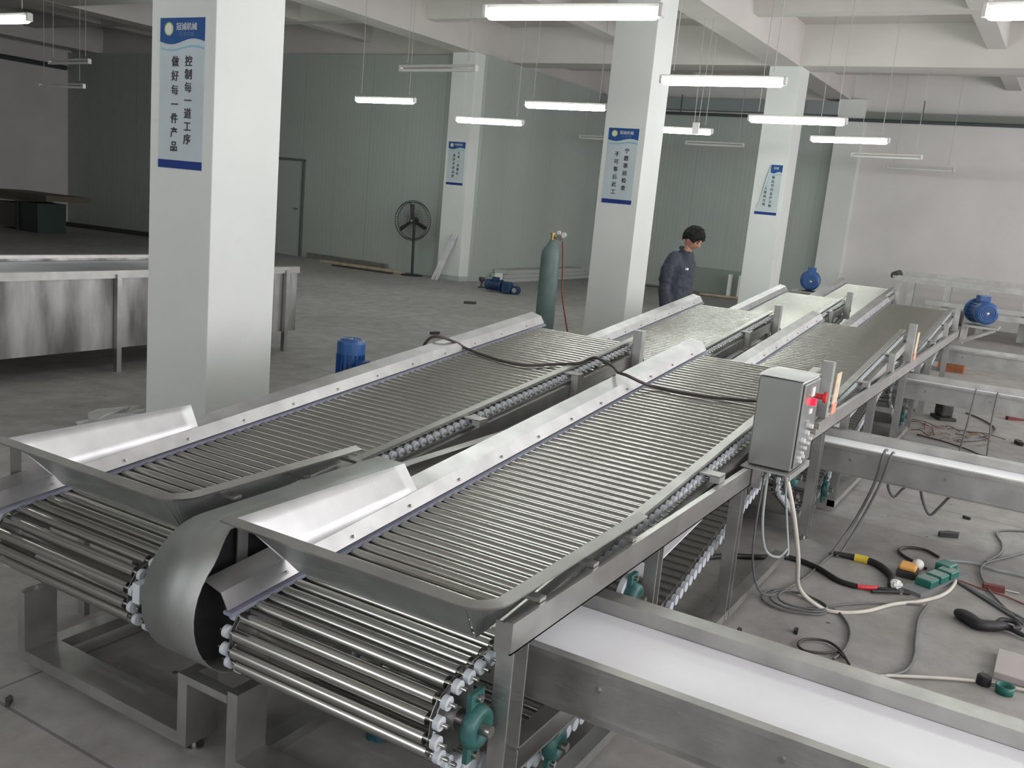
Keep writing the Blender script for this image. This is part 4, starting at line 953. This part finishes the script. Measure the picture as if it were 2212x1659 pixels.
crumple('red_rag', (10.3, 4.9, .02), .10, .07, .02, 'redbrown', 'dark red rag on the floor between the gas cylinder and the middle column', 'rag', 6)

# ------------------------------------------------------------------ far machine at the right
fm = empty('frame_conveyor', (19.5, 3.0, 0), 'long unfinished steel conveyor frame along the far right wall', 'conveyor')
MB().box(0, .05, -6.2, 0, .86, .96).obj('side_rail', 'frame', fm); MB().box(.55, .60, -6.2, 0, .98, 1.04).box(.02, .10, -6.2, 0, .96, .97).obj('side_rail', 'frame', fm)
MB().box(.05, .55, -6.2, -.1, .885, .90).obj('bed_plate', 'frame', fm)
MB().cyl((.02, -.02, .96), (.6, -.02, .98), .07, 16).obj('end_roller', 'dark', fm)
for y in (-.30, -.95, -1.6, -2.3, -3.2): MB().box(0, .10, y-.12, y, 0, .86).obj('leg', 'frame', fm)
lr = empty('frame_conveyor', (18.75, 1.72, 0), 'lower steel conveyor frame in front of the far right frame', 'conveyor')
MB().box(0, .06, -4.5, .6, .40, .50).obj('side_rail', 'frame', lr); MB().box(.5, .56, -4.5, .6, .50, .58).box(.06, .5, -4.5, .6, .44, .46).obj('bed_plate', 'frame', lr)
for y in (-4, -1.2, .5): MB().box(0, .08, y-.06, y, 0, .4).box(.48, .56, y-.06, y, 0, .5).obj('leg', 'frame', lr)
MB().cyl((.1, -.45, .53), (.3, -.45, .55), .08, 12).obj('drive_wheel', 'dark', lr)

# ------------------------------------------------------------------ worker
man = empty('person', (9.12, 3.43, 0), 'black-haired person in a dark work jacket looking down beside the conveyors', 'person', rz=rad(-98)); man.scale = (.97, .97, .97)
# local: +x forward, +y left
def loft(mb, rings, n=20):
    vs = [(cx+rx*cos(2*pi*k/n), cy+ry*sin(2*pi*k/n), z) for (cx, cy, z, rx, ry) in rings for k in range(n)]; m = len(rings)
    mb.add(vs, [(i*n+k, i*n+(k+1) % n, (i+1)*n+(k+1) % n, (i+1)*n+k) for i in range(m-1) for k in range(n)], True)
    mb.add(vs[:n], [tuple(range(n-1, -1, -1))]); mb.add(vs[-n:], [tuple(range(n))]); return mb
def limb(mb, pts, rad_):
    P = smooth_path(pts, 4); N = len(P); R0 = []
    for i in range(N):
        t = i/(N-1)*(len(rad_)-1); j = min(int(t), len(rad_)-2); R0.append(rad_[j]+(rad_[j+1]-rad_[j])*(t-j))
    mb.tube(P, R0, 12); mb.sphere(P[0], R0[0], R0[0], R0[0], 12, 8); mb.sphere(P[-1], R0[-1], R0[-1], R0[-1], 12, 8); return mb
def fused(mb, name, vox=.008, smooth_=8, disp=0):
    me = mb.mesh(name, None); o = bpy.data.objects.new('tmp_fuse', me); COL.objects.link(o)
    md = o.modifiers.new('r', 'REMESH'); md.mode = 'VOXEL'; md.voxel_size = vox; md.use_smooth_shade = True
    ms = o.modifiers.new('m', 'SMOOTH'); ms.factor = .5; ms.iterations = smooth_
    bpy.context.view_layer.update(); dg = bpy.context.evaluated_depsgraph_get(); out = bpy.data.meshes.new_from_object(o.evaluated_get(dg)); bpy.data.objects.remove(o)
    out.name = name; return out
mb = MB()
loft(mb, [(0, 0, .80, .10, .15), (0, 0, .92, .105, .155), (0, 0, 1.05, .095, .135), (0, 0, 1.20, .10, .145), (.01, 0, 1.33, .08, .13), (.03, 0, 1.39, .06, .08), (.055, 0, 1.43, .048, .050), (.08, 0, 1.50, .046, .048)])
for sg in (1, -1):
    limb(mb, [(0, .15*sg, 1.35), (-.01, .20*sg, 1.22), (-.02, .215*sg, 1.08), (.0, .22*sg, .96), (.03, .215*sg, .82)], [.046, .042, .036, .031, .025])
    limb(mb, [(.03, .215*sg, .83), (.04, .215*sg, .78), (.05, .212*sg, .74)], [.024, .033, .030])
    for (dx, L_, cu) in ((.026, .072, .012), (.009, .082, .018), (-.008, .076, .018), (-.024, .060, .014)):
        limb(mb, [(.048+dx, .212*sg, .745), (.050+dx, .208*sg, .745-L_*.55), (.055+dx+cu*.5, .198*sg, .745-L_)], [.0095, .0088, .0072])
    limb(mb, [(.055, .205*sg, .785), (.088, .192*sg, .755), (.092, .186*sg, .715)], [.013, .0105, .0085])
    limb(mb, [(0, .085*sg, .86), (.01, .10*sg, .66), (.012, .10*sg, .48), (-.01, .10*sg, .28), (-.02, .10*sg, .09)], [.085, .075, .055, .05, .038])
    limb(mb, [(-.05, .10*sg, .05), (.03, .105*sg, .045), (.10, .11*sg, .035)], [.034, .036, .026])
body = fused(mb, 'body', .006, 4)
# head joined into the same mesh
bm = bmesh.new(); bm.from_mesh(body); body.materials.clear(); body.materials.append(M['skin']); body.materials.append(M['lip']); body.materials.append(M['hair'])
HM = Matrix.Translation((.105, 0, 1.555)) @ Matrix.Rotation(rad(30), 4, 'Y') @ Matrix.Rotation(rad(0), 4, 'Z')
def head_pt(u, vv):   # u azimuth (0 = face), vv polar
    x = .095*sin(vv)*cos(u); y = .075*sin(vv)*sin(u); z = .118*cos(vv)
    if z < 0: y *= 1-.28*(-z/.118); x *= (1-.10*(-z/.118)) if x > 0 else (1-.45*(-z/.118))
    if cos(u) > 0 and sin(vv) > .4:
        fr_ = cos(u)**8
        x += .022*fr_*math.exp(-((z+.022)/.022)**2)*(1 if abs(sin(u)) < .25 else 0)    # nose
        x -= .010*math.exp(-((abs(y)-.032)/.016)**2)*math.exp(-((z-.008)/.014)**2)      # eye sockets
        x += .006*fr_*math.exp(-((z+.098)/.018)**2)                                       # chin
        x += .005*math.exp(-((z-.030)/.010)**2)*cos(u)**2                                 # brow
    return Vector((x, y, z))
nu, nv = 44, 30; ring = []
for j in range(1, nv):
    ring.append([bm.verts.new(HM @ head_pt(2*pi*i/nu, pi*j/nv)) for i in range(nu)])
t0 = bm.verts.new(HM @ Vector((0, 0, .118))); t1 = bm.verts.new(HM @ Vector((0.01, 0, -.118)))
for j in range(nv-2):
    for i in range(nu):
        f = bm.faces.new((ring[j][i], ring[j+1][i], ring[j+1][(i+1) % nu], ring[j][(i+1) % nu])); f.smooth = True
        zc = .118*cos(pi*(j+1.5)/nv); uu = (2*pi*(i+.5)/nu+pi) % (2*pi)-pi
        if -.068 < zc < -.056 and abs(uu) < .34: f.material_index = 1
        if .026 < zc < .037 and .22 < abs(uu) < .72: f.material_index = 2
        if .0 < zc < .010 and .30 < abs(uu) < .58: f.material_index = 2
for i in range(nu): bm.faces.new((t0, ring[0][i], ring[0][(i+1) % nu])).smooth = True; bm.faces.new((t1, ring[-1][(i+1) % nu], ring[-1][i])).smooth = True
for sg in (1, -1):   # ears
    r_ = bmesh.ops.create_uvsphere(bm, u_segments=12, v_segments=8, radius=1.0, matrix=HM @ Matrix.Translation((-.005, .076*sg, -.012)) @ Matrix.Diagonal((.018, .010, .032, 1)))
bm.to_mesh(body); bm.free(); body.name = 'body'
bo = bpy.data.objects.new('body', body); COL.objects.link(bo); bo.parent = man
# hair cap with spiky locks
mb = MB(); rnd = random.Random(2); vs = []; hu, hv = 40, 14
def hair_pt(u, t_, k_=1.0):
    lim = 1.12+.80*(0.5-0.5*cos(u)) + .28*max(0, 1-abs(abs(((u+pi) % (2*pi))-pi)-1.05)/.35)
    vv = t_*lim; p = head_pt(u, vv); n_ = Vector((p.x/.095**2, p.y/.075**2, p.z/.118**2)).normalized(); return p + n_*(.017+.014*k_*max(0, 1-t_*.7))
for j in range(hv+1):
    for i in range(hu):
        u = 2*pi*i/hu; t_ = j/hv*(1+.05*rnd.random()); vs.append(HM @ hair_pt(u, max(.001, t_), .9+.2*rnd.random()))
mb.add(vs, [(j*hu+i, (j+1)*hu+i, (j+1)*hu+(i+1) % hu, j*hu+(i+1) % hu) for j in range(hv) for i in range(hu)], True)
for k_ in range(260):
    u = rnd.random()*2*pi; t_ = .05+.85*rnd.random(); p = hair_pt(u, t_, .8); q_ = hair_pt(u+(rnd.random()-.5)*.12, min(1.12, t_+.2), .9); n_ = p.normalized()
    mb.cyl(HM @ (p-n_*.006), HM @ (q_+n_*(.002+.010*rnd.random())), .008, 5, .001)
ho = mb.obj('hair', 'hair', man); thicken(ho, .004)
# jacket
mb = MB()
loft(mb, [(0, 0, .80, .155, .200), (0, 0, .84, .150, .195), (.0, 0, .95, .135, .185), (0, 0, 1.08, .132, .180), (0, 0, 1.22, .135, .185), (.005, 0, 1.32, .115, .165), (.02, 0, 1.38, .085, .11), (.04, 0, 1.42, .068, .072)], 28)
for sg in (1, -1): limb(mb, [(0, .145*sg, 1.345), (-.02, .205*sg, 1.24), (-.03, .228*sg, 1.08), (-.01, .232*sg, .94), (.025, .225*sg, .79)], [.070, .070, .062, .058, .050])
jm = fused(mb, 'jacket', .009, 7); jm.materials.clear(); jm.materials.append(M['jacket'])
jo = bpy.data.objects.new('jacket', jm); COL.objects.link(jo); jo.parent = man
dt = bpy.data.textures.new('folds', 'CLOUDS'); dt.noise_scale = .075
dm = jo.modifiers.new('folds', 'DISPLACE'); dm.texture = dt; dm.strength = .030; dm.mid_level = .34
cl = MB(); cl.tube([Vector((.046+.062*cos(t*2*pi/20), .064*sin(t*2*pi/20), 1.428+.034*cos(t*2*pi/20+pi))) for t in range(2, 19)], .017, 8); cl.obj('collar', 'jacket', man)
MB().box(.118, .136, -.11, -.07, 1.24, 1.26).obj('chest_badge', 'white', jo)
mb = MB(); loft(mb, [(0, 0, .76, .11, .17), (0, 0, .93, .115, .165), (0, 0, .98, .10, .15)])
for sg in (1, -1): limb(mb, [(0, .088*sg, .84), (.01, .10*sg, .66), (.012, .105*sg, .46), (-.01, .105*sg, .27), (-.018, .105*sg, .08)], [.10, .092, .075, .068, .062])
tm_ = fused(mb, 'trousers', .010, 5); tm_.materials.clear(); tm_.materials.append(M['trousers']); to = bpy.data.objects.new('trousers', tm_); COL.objects.link(to); to.parent = man
for sg in (1, -1):
    s_ = MB().sphere((.045, .108*sg, .045), .135, .05, .05, 16, 10); s_.v = [(x, y, max(0, z)) for x, y, z in s_.v]; s_.obj('shoe', 'black', man)
